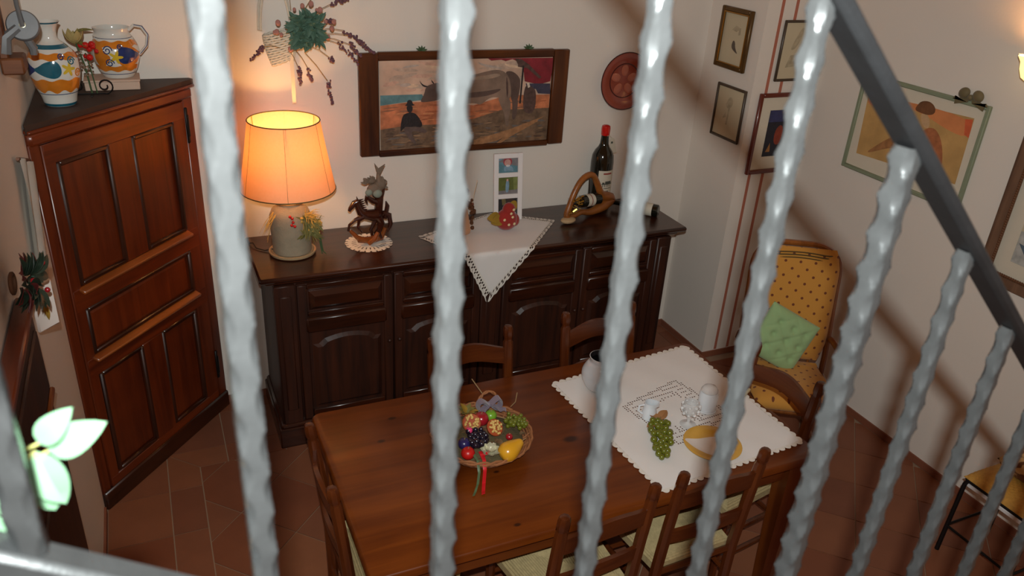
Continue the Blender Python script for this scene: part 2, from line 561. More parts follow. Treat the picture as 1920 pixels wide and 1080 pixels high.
fr((x0+x1)/2, 0.735, x1-x0-0.01, 0.095, M['cup_wood_x'], 'rail', yy=0.0095)
fr((x0+x1)/2, 0.12, x1-x0-0.01, 0.05, M['cup_wood_x'], 'rail', yy=0.0095)
def panel(xa, xb, za, zb, nm, raised=0.012, ins=0.03):
    """raised and fielded panel"""
    g = G()
    yb_, yf_ = 0.020, 0.020-raised
    o = [(xa, za), (xb, za), (xb, zb), (xa, zb)]
    i_ = [(xa+ins, za+ins), (xb-ins, za+ins), (xb-ins, zb-ins), (xa+ins, zb-ins)]
    vs = [(x, yb_, z) for x, z in o]+[(x, yf_, z) for x, z in i_]
    g._add(vs, [(4, 5, 6, 7)]+[(k, (k+1) % 4, 4+(k+1) % 4, 4+k) for k in range(4)]+[(0, 1, 2, 3)])
    return g.obj(nm, M['cup_wood_z'], dr, smooth=False)
panel(0.114, 0.384, 1.12, 1.655, 'upper_panel', 0.006, 0.012); panel(0.520, 0.786, 1.12, 1.655, 'upper_panel', 0.006, 0.012)
panel(0.120, 0.384, 0.15, 0.687, 'lower_panel', 0.008, 0.02); panel(0.520, 0.770, 0.15, 0.687, 'lower_panel', 0.008, 0.02)
panel(0.112, 0.786, 0.785, 1.01, 'middle_panel', 0.010, 0.035)
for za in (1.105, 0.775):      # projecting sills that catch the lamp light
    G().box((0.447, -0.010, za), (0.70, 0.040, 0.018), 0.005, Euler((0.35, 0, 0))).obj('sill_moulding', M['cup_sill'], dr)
for (xa, xb, za, zb) in ((0.114, 0.384, 1.125, 1.655), (0.520, 0.786, 1.125, 1.655), (0.120, 0.384, 0.15, 0.687), (0.520, 0.770, 0.15, 0.687), (0.112, 0.786, 0.795, 1.012)):
    for x in (xa+0.006, xb-0.006):
        G().box((x, 0.004, (za+zb)/2), (0.022, 0.020, zb-za), 0.006).obj('panel_moulding', M['dark_wood_z'], dr)
    for z in (za+0.006, zb-0.006):
        G().box(((xa+xb)/2, 0.004, z), (xb-xa-0.02, 0.020, 0.022), 0.006).obj('panel_moulding', M['dark_wood_x'], dr)
def hinge(z):
    g = G(); g.box((CL-0.062, -0.004, z), (0.016, 0.010, 0.17), 0.003); g.tube([(CL-0.062, -0.010, z-0.05), (CL-0.062, -0.010, z+0.05)], 0.006)
    return g.obj('hinge', M['black_iron'], cup)
hinge(1.62); hinge(0.30)

# ------------------------------------------------------------------ sideboard
ST = 0.998
sbx0, sbx1, sby = 0.430, 2.700, 3.535
sb = thing('sideboard', 'long dark wooden sideboard with four carved doors against the back wall', 'sideboard', (1.565, 3.78, 0))
def L3(x, y, z): return (x-1.565, y-3.78, z)
g = G()
g.box(L3(1.578, 3.775, 0.984), (2.425, 0.545, 0.028), 0.010)
g.box(L3(1.572, 3.785, 0.958), (2.36, 0.505, 0.026), 0.010)
g.obj('top', M['dark_wood_x'], sb)['label'] = 'polished dark top with moulded edge'
G().box(L3((sbx0+sbx1)/2, (sby+4.04)/2+0.008, 0.525), (sbx1-sbx0, 4.04-sby-0.016, 0.84), 0.004).obj('body', M['dark_wood_z'], sb)
g = G(); g.box(L3((sbx0+sbx1)/2, (sby+4.04)/2-0.012, 0.06), (sbx1-sbx0+0.05, 4.04-sby+0.022, 0.12), 0.006)
g.box(L3((sbx0+sbx1)/2, (sby+4.04)/2-0.008, 0.13), (sbx1-sbx0+0.03, 4.04-sby+0.012, 0.03), 0.010)
g.obj('plinth', M['dark_wood_x'], sb)
for xa, xb in ((sbx0, 0.532), (1.505, 1.625), (2.605, sbx1)):
    g = G(); g.box(L3((xa+xb)/2, sby-0.002, 0.545), (xb-xa, 0.028, 0.80), 0.006)
    g.box(L3((xa+xb)/2, sby-0.014, 0.56), ((xb-xa)*0.55, 0.016, 0.66), 0.006)
    g.obj('pilaster', M['dark_wood_z'], sb)
def sb_door(xa, xb, handle_side):
    w = xb-xa; xc = (xa+xb)/2
    d = G().box(L3(xc, sby+0.004, 0.548), (w-0.006, 0.022, 0.785), 0.003).obj('door', M['dark_wood_z'], sb)
    def p(xc_, zc, ww, hh, nm, mt, y=sby-0.010, t=0.016, bev=0.005):
        return G().box(L3(xc_, y, zc), (ww, t, hh), bev).obj(nm, mt, d)
    p(xa+0.026, 0.548, 0.046, 0.78, 'stile', M['dark_wood_z']); p(xb-0.026, 0.548, 0.046, 0.78, 'stile', M['dark_wood_z'])
    p(xc, 0.925, w-0.10, 0.030, 'rail', M['dark_wood_x']); p(xc, 0.775, w-0.10, 0.026, 'rail', M['dark_wood_x'])
    p(xc, 0.185, w-0.10, 0.05, 'rail', M['dark_wood_x'])
    p(xc, 0.715, w-0.075, 0.085, 'frieze', M['dark_wood_x'], y=sby-0.016, t=0.026, bev=0.010)
    # upper raised panel
    g = G(); a, b, za, zb = xa+0.055, xb-0.055, 0.793, 0.905
    o = [(a, za), (b, za), (b, zb), (a, zb)]; ins = 0.028
    i_ = [(a+ins, za+ins), (b-ins, za+ins), (b-ins, zb-ins), (a+ins, zb-ins)]
    g._add([L3(x, sby-0.004, z) for x, z in o]+[L3(x, sby-0.030, z) for x, z in i_],
           [(4, 5, 6, 7), (0, 1, 2, 3)]+[(k, (k+1) % 4, 4+(k+1) % 4, 4+k) for k in range(4)])
    g.obj('drawer_panel', M['dark_wood_x'], d, smooth=False)
    # arched lower panel
    a, b, za, zb = xa+0.062, xb-0.062, 0.222, 0.655
    out = [(a, za), (b, za)]
    for k in range(13):
        t = k/12
        x = lerp(b, a, t)
        sh = 0.045*math.sin(PI*t)**0.8 if 0.12 < t < 0.88 else (-0.0 if t < 0.12 else 0.0)
        out.append((x, zb-0.055+sh+(0.0 if 0.12 < t < 0.88 else 0.0)))
    cx_, cz_ = (a+b)/2, (za+zb)/2
    inn = [(cx_+(x-cx_)*0.86, cz_+(z-cz_)*0.90) for x, z in out]
    n = len(out)
    g = G()
    g._add([L3(x, sby-0.004, z) for x, z in out]+[L3(x, sby-0.022, z) for x, z in inn],
           [tuple(range(n, 2*n)), tuple(range(n))]+[(k, (k+1) % n, n+(k+1) % n, n+k) for k in range(n)])
    g.obj('arched_panel', M['dark_wood_z'], d, smooth=False)
    hx = xb-0.026 if handle_side > 0 else xa+0.026
    g = G(); g.ball(L3(hx, sby-0.028, 0.56), 0.011, 10, 8); g.tube([L3(hx, sby-0.026, 0.56), L3(hx, sby-0.012, 0.56)], 0.005)
    g.obj('knob', M['dark_wood_z'], d)
sb_door(0.535, 1.018, 1); sb_door(1.020, 1.502, -1); sb_door(1.628, 2.113, 1); sb_door(2.115, 2.602, -1)

# ------------------------------------------------------------------ dining table
TX0, TX1, TY0, TY1, TZ = 0.435, 2.275, 1.785, 2.715, 0.76
tcx, tcy = (TX0+TX1)/2, (TY0+TY1)/2
tb = thing('dining_table', 'long rectangular pine dining table with rounded corners', 'table', (tcx, tcy, 0))
hw, hd, cr = (TX1-TX0)/2, (TY1-TY0)/2, 0.035
out = []
for (sx, sy, a0) in ((1, 1, 0), (-1, 1, 90), (-1, -1, 180), (1, -1, 270)):
    for k in range(6):
        a = math.radians(a0+k*18)
        out.append((sx*(hw-cr)+cr*math.cos(a), sy*(hd-cr)+cr*math.sin(a)))
g = G()
n = len(out)
lay = [(0.985, -0.040), (1.0, -0.034), (1.0, -0.008), (0.9955, -0.002), (0.991, 0.0)]
vs = []
for sc_, z in lay:
    dx = (1-sc_)*0.7
    vs += [(x-math.copysign(min(dx, abs(x)), x), y-math.copysign(min(dx, abs(y)), y), TZ+z) for x, y in out]
fs = [tuple(range(n)), tuple((len(lay)-1)*n+k for k in range(n))]
for i in range(len(lay)-1):
    fs += [(i*n+k, i*n+(k+1) % n, (i+1)*n+(k+1) % n, (i+1)*n+k) for k in range(n)]
g._add(vs, fs)
g.obj('table_top', M['table'], tb)['label'] = 'honey pine top with a dark knot'
ax, ay = hw-0.075, hd-0.075
for s in (-1, 1):
    G().box((0, s*ay, TZ-0.095), (2*ax, 0.022, 0.11), 0.003).obj('apron', M['table_rail'], tb)
    G().box((s*ax, 0, TZ-0.095), (0.022, 2*ay, 0.11), 0.003).obj('apron', M['table_leg'], tb)
    for q in (-1, 1):
        g = G()
        vs = []
        for z, w in ((0.004, 0.024), (0.45, 0.034), (TZ-0.16, 0.037), (TZ-0.041, 0.037)):
            vs += [(s*ax+w*a, q*ay+w*b, z) for a, b in ((-1, -1), (1, -1), (1, 1), (-1, 1))]
        fs = [(0, 1, 2, 3), (12, 13, 14, 15)]
        for i in range(3):
            fs += [(i*4+k, i*4+(k+1) % 4, i*4+4+(k+1) % 4, i*4+4+k) for k in range(4)]
        g._add(vs, fs)
        g.obj('leg', M['table_leg'], tb, smooth=False)

# ------------------------------------------------------------------ dining chairs
def make_chair(label):
    t = thing('dining_chair', label, 'chair', group='rush-seated dining chairs around the table')
    PH, W = 0.95, 0.360
    rk = lambda z: -0.055*max(0, (z-0.42)/0.53)**1.2        # back rake (y)
    for s in (-1, 1):
        g = G()
        secs = [(0.004, 0.017, 0.017), (0.3, 0.0195, 0.019), (0.46, 0.0205, 0.020), (0.70, 0.0205, 0.019), (0.872, 0.0200, 0.0185), (0.880, 0.0165, 0.0155),
                (0.892, 0.0165, 0.0155), (0.900, 0.0200, 0.0190), (0.935, 0.0195, 0.0185), (0.947, 0.0155, 0.015), (PH, 0.009, 0.009)]
        vs = []
        for z, a, b in secs:
            for k in range(8):
                an = PI/8+k*PI/4
                vs.append((s*W/2+a*1.06*math.copysign(min(1, abs(math.cos(an))*1.12), math.cos(an)), rk(z)+b*1.06*math.copysign(min(1, abs(math.sin(an))*1.12), math.sin(an)), z))
        fs = [tuple(range(8)), tuple((len(secs)-1)*8+k for k in range(8))]
        for i in range(len(secs)-1):
            fs += [(i*8+k, i*8+(k+1) % 8, i*8+8+(k+1) % 8, i*8+8+k) for k in range(8)]
        g._add(vs, fs)
        g.obj('back_post', M['chair_z'], t, ang=30)
        G().tube([(s*0.195, 0.37, 0.004), (s*0.195, 0.37, 0.25), (s*0.195, 0.37, 0.44)], [0.015, 0.019, 0.019], 8).obj('front_leg', M['chair_z'], t)
        for z in (0.16, 0.30):
            G().tube([(s*W/2, rk(z), z), (s*0.1875, 0.19, z), (s*0.195, 0.37, z)], [0.010, 0.0125, 0.010], 8).obj('stretcher', M['chair_x'], t)
    for z in (0.20, 0.32):
        G().tube([(-0.195, 0.37, z), (0, 0.37, z), (0.195, 0.37, z)], [0.010, 0.0125, 0.010], 8).obj('stretcher', M['chair_x'], t)
    G().tube([(-W/2, 0, 0.24), (0, 0, 0.24), (W/2, 0, 0.24)], [0.010, 0.0125, 0.010], 8).obj('stretcher', M['chair_x'], t)
    def slat(zc, hh, arch, nm):
        g = G()
        n = 14
        vs = []
        for i in range(n+1):
            u = i/n; x = lerp(-W/2, W/2, u)
            bow = -0.022*math.sin(PI*u)
            up = arch*(math.sin(PI*u)**1.6)
            for (dz, dy) in ((-hh/2, -0.008), (hh/2, -0.008), (hh/2, 0.008), (-hh/2, 0.008)):
                zz = zc + (dz+up if dz > 0 else dz+up*0.75)
                vs.append((x, rk(zz)+bow+dy, zz))
        fs = [(0, 1, 2, 3), (n*4, n*4+1, n*4+2, n*4+3)]
        for i in range(n):
            fs += [(i*4+k, i*4+(k+1) % 4, i*4+4+(k+1) % 4, i*4+4+k) for k in range(4)]
        g._add(vs, fs)
        g.obj(nm, M['chair_x'], t, ang=30)
    slat(0.805, 0.075, 0.035, 'top_rail')
    slat(0.625, 0.060, 0.020, 'lower_rail')
    # rush seat: rings of twisted rush that climb towards the centre
    g = G()
    rings = []
    NR = 20
    for i in range(NR*2+1):
        q = i/(NR*2)
        k = 1-q
        z = 0.455+0.012*math.sin(min(1, q*5)*PI/2)-0.006*q+0.0032*math.cos(i*PI)
        fw, bw = 0.215*k, 0.180*k
        yc = 0.185
        yf, yb_ = yc+0.205*k, yc-0.175*k
        rings.append([(-bw, yb_, z), (bw, yb_, z), (fw, yf, z), (-fw, yf, z)])
    vs = [(-0.178, 0.012, 0.425), (0.178, 0.012, 0.425), (0.212, 0.388, 0.425), (-0.212, 0.388, 0.425)]
    for r_ in rings: vs += r_
    fs = [(0, 1, 2, 3)]
    for i in range(len(rings)):
        fs += [(i*4+k, i*4+(k+1) % 4, i*4+4+(k+1) % 4, i*4+4+k) for k in range(4)]
    g._add(vs, fs)
    g.obj('rush_seat', M['rush'], t, smooth=False)['label'] = 'woven rush seat'
    for a, b in (((-W/2, 0.0, 0.43), (W/2, 0.0, 0.43)), ((-0.195, 0.37, 0.43), (0.195, 0.37, 0.43))):
        G().tube([a, b], 0.013, 8).obj('seat_rail', M['chair_x'], t)
    return t
# local +y is the front of the chair; the post tops lean to -y
ch0 = None
for (x, y, rz, lab) in (
    (1.166, 2.770, PI,        'rush-seated chair on the sideboard side, behind the fruit basket'),
    (1.835, 2.800, PI,        'rush-seated chair on the sideboard side, behind the white pot'),
    (0.430, 2.205, -PI/2,     'rush-seated chair at the left end of the dining table'),
    (2.325, 2.155, PI/2+0.10, 'rush-seated chair at the armchair end of the dining table'),
    (1.200, 1.715, 0.08,      'rush-seated chair on the near side, closer to the fruit basket'),
    (1.690, 1.752, 0.03,      'rush-seated chair on the near side, closer to the yellow plate')):
    if ch0 is None:
        ch0 = make_chair(lab); c = ch0
    else:
        c = copy_tree(ch0); c['label'] = lab
    c.location = (x, y, 0.004); c.rotation_euler = (0, 0, rz)
# ------------------------------------------------------------------ table lamp on the sideboard
M['crock'] = mat('stoneware_crock', S(150, 138, 116), rough=0.8, var=0.18, scale=30, bump=0.2, bscale=120)
M['saucer'] = mat('terracotta_saucer', S(178, 150, 112), rough=0.8, var=0.1)
M['rim'] = mat('olive_trim', S(92, 78, 40), rough=0.7)
M['straw'] = mat('dried_straw', S(196, 160, 78), rough=0.85, var=0.25, scale=50)
M['red'] = mat('red_berry', S(186, 26, 22), rough=0.35, var=0.15)
M['dgreen'] = mat('dark_green_leaf', S(62, 84, 52), rough=0.6, var=0.2)
M['olive'] = mat('olive_leaf', S(112, 106, 52), rough=0.7, var=0.2)
M['brass'] = mat('brass', S(190, 150, 70), rough=0.3, metal=0.9)
M['cord'] = mat('dark_cord', S(40, 34, 30), rough=0.7)
def shade_mat():
    mt, nt, p = newmat('fabric_lamp_shade')
    L = nt.links
    out = nt.nodes['Material Output']
    df = nd(nt, 'ShaderNodeBsdfDiffuse'); tr = nd(nt, 'ShaderNodeBsdfTranslucent'); mx = nd(nt, 'ShaderNodeMixShader', i_0=0.31)
    tc = nd(nt, 'ShaderNodeTexCoord'); nz = nd(nt, 'ShaderNodeTexNoise', i_Scale=90.0)
    mc = nd(nt, 'ShaderNodeMix', data_type='RGBA')
    mc.inputs['A'].default_value = S(226, 184, 150); mc.inputs['B'].default_value = S(234, 196, 164)
    L.new(tc.outputs['Object'], nz.inputs['Vector']); L.new(nz.outputs['Fac'], mc.inputs['Factor'])
    L.new(mc.outputs['Result'], df.inputs['Color']); tr.inputs['Color'].default_value = S(238, 168, 110)
    L.new(df.outputs[0], mx.inputs[1]); L.new(tr.outputs[0], mx.inputs[2]); L.new(mx.outputs[0], out.inputs['Surface'])
    nt.nodes.remove(p)
    return mt
M['shade'] = shade_mat()
mt, nt, p = newmat('lit_bulb')
p.inputs['Emission Color'].default_value = (1, 0.62, 0.22, 1); p.inputs['Emission Strength'].default_value = 30
M['bulb'] = mt
lx, ly = 0.572, 3.785
lamp = thing('table_lamp', 'lit table lamp with peach fabric shade on a stoneware crock', 'lamp', (lx, ly, ST))
G().lathe([(0.098, 0.0), (0.112, 0.006), (0.116, 0.018), (0.108, 0.020), (0.098, 0.012), (0.0, 0.012)], 36).obj('saucer', M['saucer'], lamp)
G().lathe([(0.088, 0.013), (0.094, 0.018), (0.098, 0.10), (0.102, 0.175), (0.100, 0.205), (0.088, 0.235), (0.070, 0.250), (0.060, 0.262), (0.060, 0.275), (0.0, 0.275)], 36).obj('crock', M['crock'], lamp)
G().tube([(0, 0, 0.27), (0, 0, 0.42)], 0.012, 10).obj('stem', M['brass'], lamp)
G().lathe([(0.0, 0.42), (0.014, 0.42), (0.016, 0.45), (0.030, 0.49), (0.030, 0.51), (0.018, 0.535), (0.0, 0.54)], 16).obj('bulb', M['bulb'], lamp)
SZ0, SZ1, SR0, SR1 = 0.345, 0.680, 0.226, 0.166
def shp(t): return lerp(SR0, SR1, t) - 0.002*math.sin(PI*t)
g = G(); g.captop = False
vs = []; fs = []
N = 56
for i in range(13):
    t = i/12
    for k in range(N):
        a = 2*PI*k/N
        vs.append((shp(t)*math.cos(a), shp(t)*math.sin(a), lerp(SZ0, SZ1, t)))
for i in range(12):
    fs += [(i*N+k, i*N+(k+1) % N, (i+1)*N+(k+1) % N, (i+1)*N+k) for k in range(N)]
g._add(vs, fs)
shd = g.obj('lamp_shade', M['shade'], lamp)
shd['label'] = 'peach fabric lamp shade glowing orange'
for z, r in ((SZ0, SR0), (SZ1, SR1)):
    G().tube([(r*math.cos(2*PI*k/40), r*math.sin(2*PI*k/40), z) for k in range(40)], 0.0028, 6, closed=True).obj('rim', M['rim'], shd)
for k in range(6):
    a = 2*PI*k/6+0.35
    G().tube([((shp(t/6)+0.0004)*math.cos(a), (shp(t/6)+0.0004)*math.sin(a), lerp(SZ0, SZ1, t/6)) for t in range(7)], 0.0008, 5).obj('seam', M['rim'], shd)
for a in (0.4, 0.4+2*PI/3, 0.4+4*PI/3):
    G().tube([(0, 0, 0.435), (0.16*math.cos(a), 0.16*math.sin(a), 0.62), (SR1*math.cos(a), SR1*math.sin(a), SZ1)], 0.0018, 5).obj('shade_carrier', M['brass'], lamp)
# dried bunch tied to the crock
def sprigs(parent, n, c, d0, spread, ln, mt, r=0.0014, nm='straw_stem'):
    g = G()
    for k in range(n):
        d = Vector(d0)+Vector((rnd(-1, 1), rnd(-1, 1), rnd(-1, 1)))*spread
        d.normalize()
        l = ln*rnd(0.6, 1.0)
        p0 = Vector(c)+Vector((rnd(-1, 1), rnd(-1, 1), rnd(-1, 1)))*0.012
        g.tube([p0, p0+d*l*0.6+Vector((0, 0, -0.01)), p0+d*l+Vector((0, 0, -0.035*l/0.1))], [r, r, r*0.5], 4)
    return g.obj(nm, mt, parent)
sprigs(lamp, 16, (-0.085, -0.06, 0.24), (-0.8, -0.5, -0.7), 0.35, 0.10, M['straw'])
sprigs(lamp, 46, (0.068, -0.085, 0.225), (0.5, -0.5, 0.1), 0.8, 0.085, M['straw'])
sprigs(lamp, 22, (0.075, -0.08, 0.15), (0.6, -0.4, -0.3), 0.7, 0.07, M['olive'])
g = G()
for k in range(60):
    g.leaf((0.075+rnd(-.03, .03), -0.085+rnd(-.02, .03), 0.17+rnd(-.05, .06)), (0.075+rnd(-.07, .07), -0.105+rnd(-.03, .03), 0.17+rnd(-.07, .07)), rnd(0.010, 0.018), (rnd(-1, 1), -1, rnd(-.5, 1)))
g.obj('dried_leaves', M['olive'], lamp)['kind'] = 'stuff'
g = G()
for k in range(26):
    g.ball((0.085+rnd(-.05, .045), -0.10+rnd(-.02, .03), 0.18+rnd(-.055, .05)), rnd(0.005, 0.009), 7, 5)
g.obj('dried_buds', M['straw'], lamp)['kind'] = 'stuff'
g = G()
for (x, z) in ((-0.012, 0.19), (-0.005, 0.205), (0.002, 0.183), (-0.018, 0.235), (-0.008, 0.225)):
    g.ball((x, -0.108, z), 0.0075, 8, 6)
g.obj('red_berries', M['red'], lamp)
g = G()
g.tube([(0.10, -0.075, 0.21), (0.125, -0.085, 0.10), (0.135, -0.09, 0.03), (0.150, -0.095, 0.012)], [0.003, 0.005, 0.004, 0.002], 6)
g.tube([(0.10, -0.075, 0.20), (0.118, -0.09, 0.11), (0.128, -0.10, 0.02)], [0.003, 0.004, 0.003], 6)
g.obj('ribbon_tail', M['dgreen'], lamp)
G().tube([(-0.09, 0.03, 0.018), (-0.13, 0.05, 0.006), (-0.165, 0.09, 0.006), (-0.175, 0.13, 0.02), (-0.19, 0.16, 0.006), (-0.195, 0.235, 0.006)], 0.003, 6).obj('cord', M['cord'], lamp)
ld = bpy.data.lights.new('lamp_bulb', 'POINT'); ld.energy = 4.6; ld.color = (1.0, 0.50, 0.16); ld.shadow_soft_size = 0.03
lo = bpy.data.objects.new('lamp_light', ld); C.objects.link(lo); lo.parent = lamp; lo.location = (0, 0, 0.56)

# ------------------------------------------------------------------ painting of an ox
OX={
'sea':[(0.004, 0.626), (0.233, 0.621), (0.246, 0.559), (0.147, 0.544), (0.003, 0.514)],
'sand':[(0.003, 0.514), (0.147, 0.537), (0.334, 0.539), (0.529, 0.472), (0.727, 0.569), (1.005, 0.559), (1.006, 0.374), (0.735, 0.296), (0.336, 0.263), (0.002, 0.251)],
'fore':[(0.002, 0.251), (0.147, 0.284), (0.336, 0.275), (0.532, 0.318), (0.697, 0.404), (1.005, 0.401), (1.003, 0.009), (-0.002, 0.001)],
'fore2':[(0.536, 0.07), (0.739, 0.164), (0.973, 0.311), (0.877, 0.201), (0.673, 0.039), (0.538, -0.01)],
'hat':[(0.133, 0.514), (0.147, 0.525), (0.148, 0.562), (0.165, 0.572), (0.176, 0.553), (0.179, 0.522), (0.193, 0.512), (0.178, 0.502), (0.147, 0.502)],
'face':[(0.147, 0.507), (0.178, 0.504), (0.179, 0.455), (0.169, 0.425), (0.152, 0.433), (0.144, 0.477)],
'torso':[(0.119, 0.399), (0.147, 0.427), (0.178, 0.43), (0.203, 0.403), (0.238, 0.287), (0.222, 0.251), (0.191, 0.273), (0.166, 0.263), (0.128, 0.261), (0.107, 0.201)],
'legs':[(0.128, 0.274), (0.166, 0.267), (0.222, 0.263), (0.267, 0.214), (0.248, 0.184), (0.191, 0.223), (0.166, 0.207), (0.204, 0.075), (0.185, 0.071), (0.134, 0.198)],
'horn1':[(0.213, 0.786), (0.229, 0.737), (0.257, 0.711), (0.27, 0.71), (0.248, 0.696), (0.226, 0.725)],
'horn2':[(0.28, 0.785), (0.294, 0.75), (0.301, 0.732), (0.291, 0.736), (0.283, 0.757)],
'head':[(0.251, 0.705), (0.282, 0.733), (0.332, 0.748), (0.346, 0.637), (0.334, 0.552), (0.246, 0.535), (0.218, 0.543), (0.242, 0.621)],
'body':[(0.325, 0.76), (0.426, 0.814), (0.522, 0.815), (0.586, 0.848), (0.651, 0.869), (0.698, 0.854), (0.734, 0.783), (0.752, 0.631), (0.749, 0.516), (0.687, 0.547), (0.626, 0.564), (0.568, 0.468), (0.534, 0.509), (0.431, 0.481), (0.372, 0.511), (0.327, 0.577)],
'rump':[(0.705, 0.841), (0.745, 0.851), (0.787, 0.799), (0.807, 0.728), (0.801, 0.576), (0.79, 0.499), (0.757, 0.476), (0.735, 0.733)],
'leg1':[(0.669, 0.561), (0.747, 0.554), (0.756, 0.399), (0.742, 0.296), (0.751, 0.216), (0.727, 0.212), (0.719, 0.35), (0.689, 0.47)],
'leg2':[(0.757, 0.566), (0.795, 0.563), (0.797, 0.395), (0.787, 0.291), (0.766, 0.28), (0.765, 0.424)],
'leg3':[(0.411, 0.52), (0.482, 0.514), (0.475, 0.324), (0.468, 0.17), (0.442, 0.173), (0.432, 0.354)],
'canopy':[(0.602, 0.993), (1.0, 0.984), (1.0, 0.83), (0.991, 0.716), (0.922, 0.682), (0.831, 0.726), (0.82, 0.841), (0.803, 0.929), (0.748, 0.981), (0.708, 0.958), (0.681, 0.977), (0.623, 0.968)],
'bird':[(0.764, 0.986), (0.801, 0.978), (0.851, 0.914), (0.933, 0.764), (0.919, 0.752), (0.839, 0.877), (0.784, 0.892), (0.783, 0.917)],
'mast':[(0.811, 0.903), (0.821, 0.903), (0.815, 0.471), (0.805, 0.472)],
'cabin':[(0.838, 0.701), (0.992, 0.69), (0.997, 0.566), (0.919, 0.579), (0.903, 0.632), (0.848, 0.636)],
'figs':[(0.83, 0.637), (0.846, 0.687), (0.881, 0.659), (0.908, 0.606), (0.909, 0.384), (0.872, 0.335), (0.828, 0.392)],
'fig2':[(0.845, 0.7), (0.859, 0.712), (0.867, 0.66), (0.854, 0.648)],
'cloud1':[(0.045, 0.803), (0.105, 0.846), (0.147, 0.808), (0.123, 0.726), (0.063, 0.731)],
'cloud2':[(0.527, 0.882), (0.683, 0.922), (0.768, 0.967), (0.798, 0.892), (0.718, 0.859), (0.619, 0.864)],
'logs':[(0.674, 0.012), (0.76, 0.135), (0.917, 0.277), (0.932, 0.249), (0.762, 0.081), (0.695, -0.004)],
}
WOMAN={
'paper':[(0.018, 0.853), (0.932, 0.919), (0.956, 0.166), (0.057, 0.095)],
'art':[(0.048, 0.835), (0.933, 0.894), (0.945, 0.215), (0.073, 0.148)],
'orange':[(0.048, 0.835), (0.93, 0.906), (0.939, 0.692), (0.773, 0.703), (0.522, 0.806), (0.268, 0.797), (0.069, 0.684)],
'redspot':[(0.871, 0.865), (0.927, 0.879), (0.937, 0.698), (0.898, 0.714)],
'hair':[(0.479, 0.845), (0.507, 0.915), (0.579, 0.934), (0.633, 0.887), (0.638, 0.823), (0.591, 0.792), (0.525, 0.794), (0.477, 0.804)],
'face':[(0.525, 0.794), (0.588, 0.804), (0.624, 0.724), (0.624, 0.656), (0.565, 0.673)],
'back':[(0.584, 0.64), (0.658, 0.697), (0.728, 0.631), (0.782, 0.492), (0.815, 0.316), (0.717, 0.269), (0.549, 0.501)],
'arm':[(0.543, 0.527), (0.366, 0.481), (0.261, 0.35), (0.136, 0.161), (0.371, 0.354), (0.567, 0.425)],
}

def ngon_fix(p): return p
def picture(root, name, w, hgt, shapes, base, fn):
    """flat print: coloured shapes inlaid in one canvas, fn maps (x,z,depth)"""
    g = G(); mats = [base]
    g.cur = 0
    g.prism([(-w/2, -hgt/2), (w/2, -hgt/2), (w/2, hgt/2), (-w/2, hgt/2)], 0.0, 0.003, fn)
    for i, (poly, mt) in enumerate(shapes):
        if mt not in mats: mats.append(mt)
        g.cur = mats.index(mt)
        d = 0.003+0.00004*(i+1)
        if len(poly) > 4 and all(0.02 < q[0] < 0.98 and 0.02 < q[1] < 0.98 for q in poly):
            for _ in range(2):
                poly = [q for k in range(len(poly)) for q in ((poly[k-1][0]*.25+poly[k][0]*.75, poly[k-1][1]*.25+poly[k][1]*.75), (poly[k][0]*.75+poly[(k+1) % len(poly)][0]*.25, poly[k][1]*.75+poly[(k+1) % len(poly)][1]*.25))]
        pts = [(max(-0.498, min(0.498, u-0.5))*w, max(-0.498, min(0.498, v-0.5))*hgt) for u, v in poly]
        g.poly([fn(x, z, d) for x, z in pts])
    return g.obj(name, mats, root, smooth=False)
def P(name, r, g, b, var=0.2, scale=35): return mat(name, S(r, g, b), rough=0.55, var=min(0.95, var*2.4), scale=scale, bump=0.15, bscale=90)
pm = dict(sky=P('painted_sky', 206, 170, 146, 0.22, 9), sea=P('painted_sea', 92, 130, 134), sand=P('painted_sand', 190, 114, 76, 0.35, 22), fore=P('painted_ground', 112, 88, 68, 0.7, 30),
          dark=P('painted_dark', 36, 30, 32), ox=P('painted_ox', 132, 108, 92, 0.3, 10), oxd=P('painted_ox_shade', 92, 72, 64, 0.2, 20), red=P('painted_red', 128, 34, 44, 0.3, 16),
          navy=P('painted_navy', 62, 60, 78), brown=P('painted_brown', 84, 62, 56, 0.4, 40), cloud=P('painted_cloud', 190, 162, 142, 0.2), pale=P('painted_pale', 214, 196, 176), log=P('painted_logs', 156, 112, 76, 0.3), legs=P('painted_trousers', 96, 78, 72))
px, pz = 1.591, 1.661
ox = thing('framed_painting', 'wide painting of an ox and seated man in a brown wooden frame', 'picture', (px, YB-0.004, pz))
wf = lambda x, z, d: (x, -0.006-d, z)
def strokes(n, u0, u1, v0, v1, ln, wd, mats, slope=0.0):
    out_ = []
    for _ in range(n):
        u, v = rnd(u0, u1), rnd(v0, v1); l_, w_ = ln*rnd(.5, 1.3), wd*rnd(.5, 1.4); dv = slope*l_*rnd(-1, 1)
        out_.append(([(u-l_/2, v-dv), (u-l_/5, v+w_/2), (u+l_/4, v+w_/2+dv*.5), (u+l_/2, v+dv), (u+l_/5, v-w_/2+dv*.5), (u-l_/4, v-w_/2)], random.choice(mats)))
    return out_
pk = [P('stroke_rose', 202, 160, 138), P('stroke_grey', 178, 160, 148), P('stroke_cream', 216, 182, 152), pm['cloud']]
sk = [P('stroke_rust', 168, 92, 58), P('stroke_amber', 202, 134, 90), P('stroke_earth', 142, 96, 72)]
gk = [P('stroke_umber', 84, 64, 52), P('stroke_tan', 146, 114, 86), P('stroke_slate', 104, 96, 92), P('stroke_dun', 126, 94, 66)]
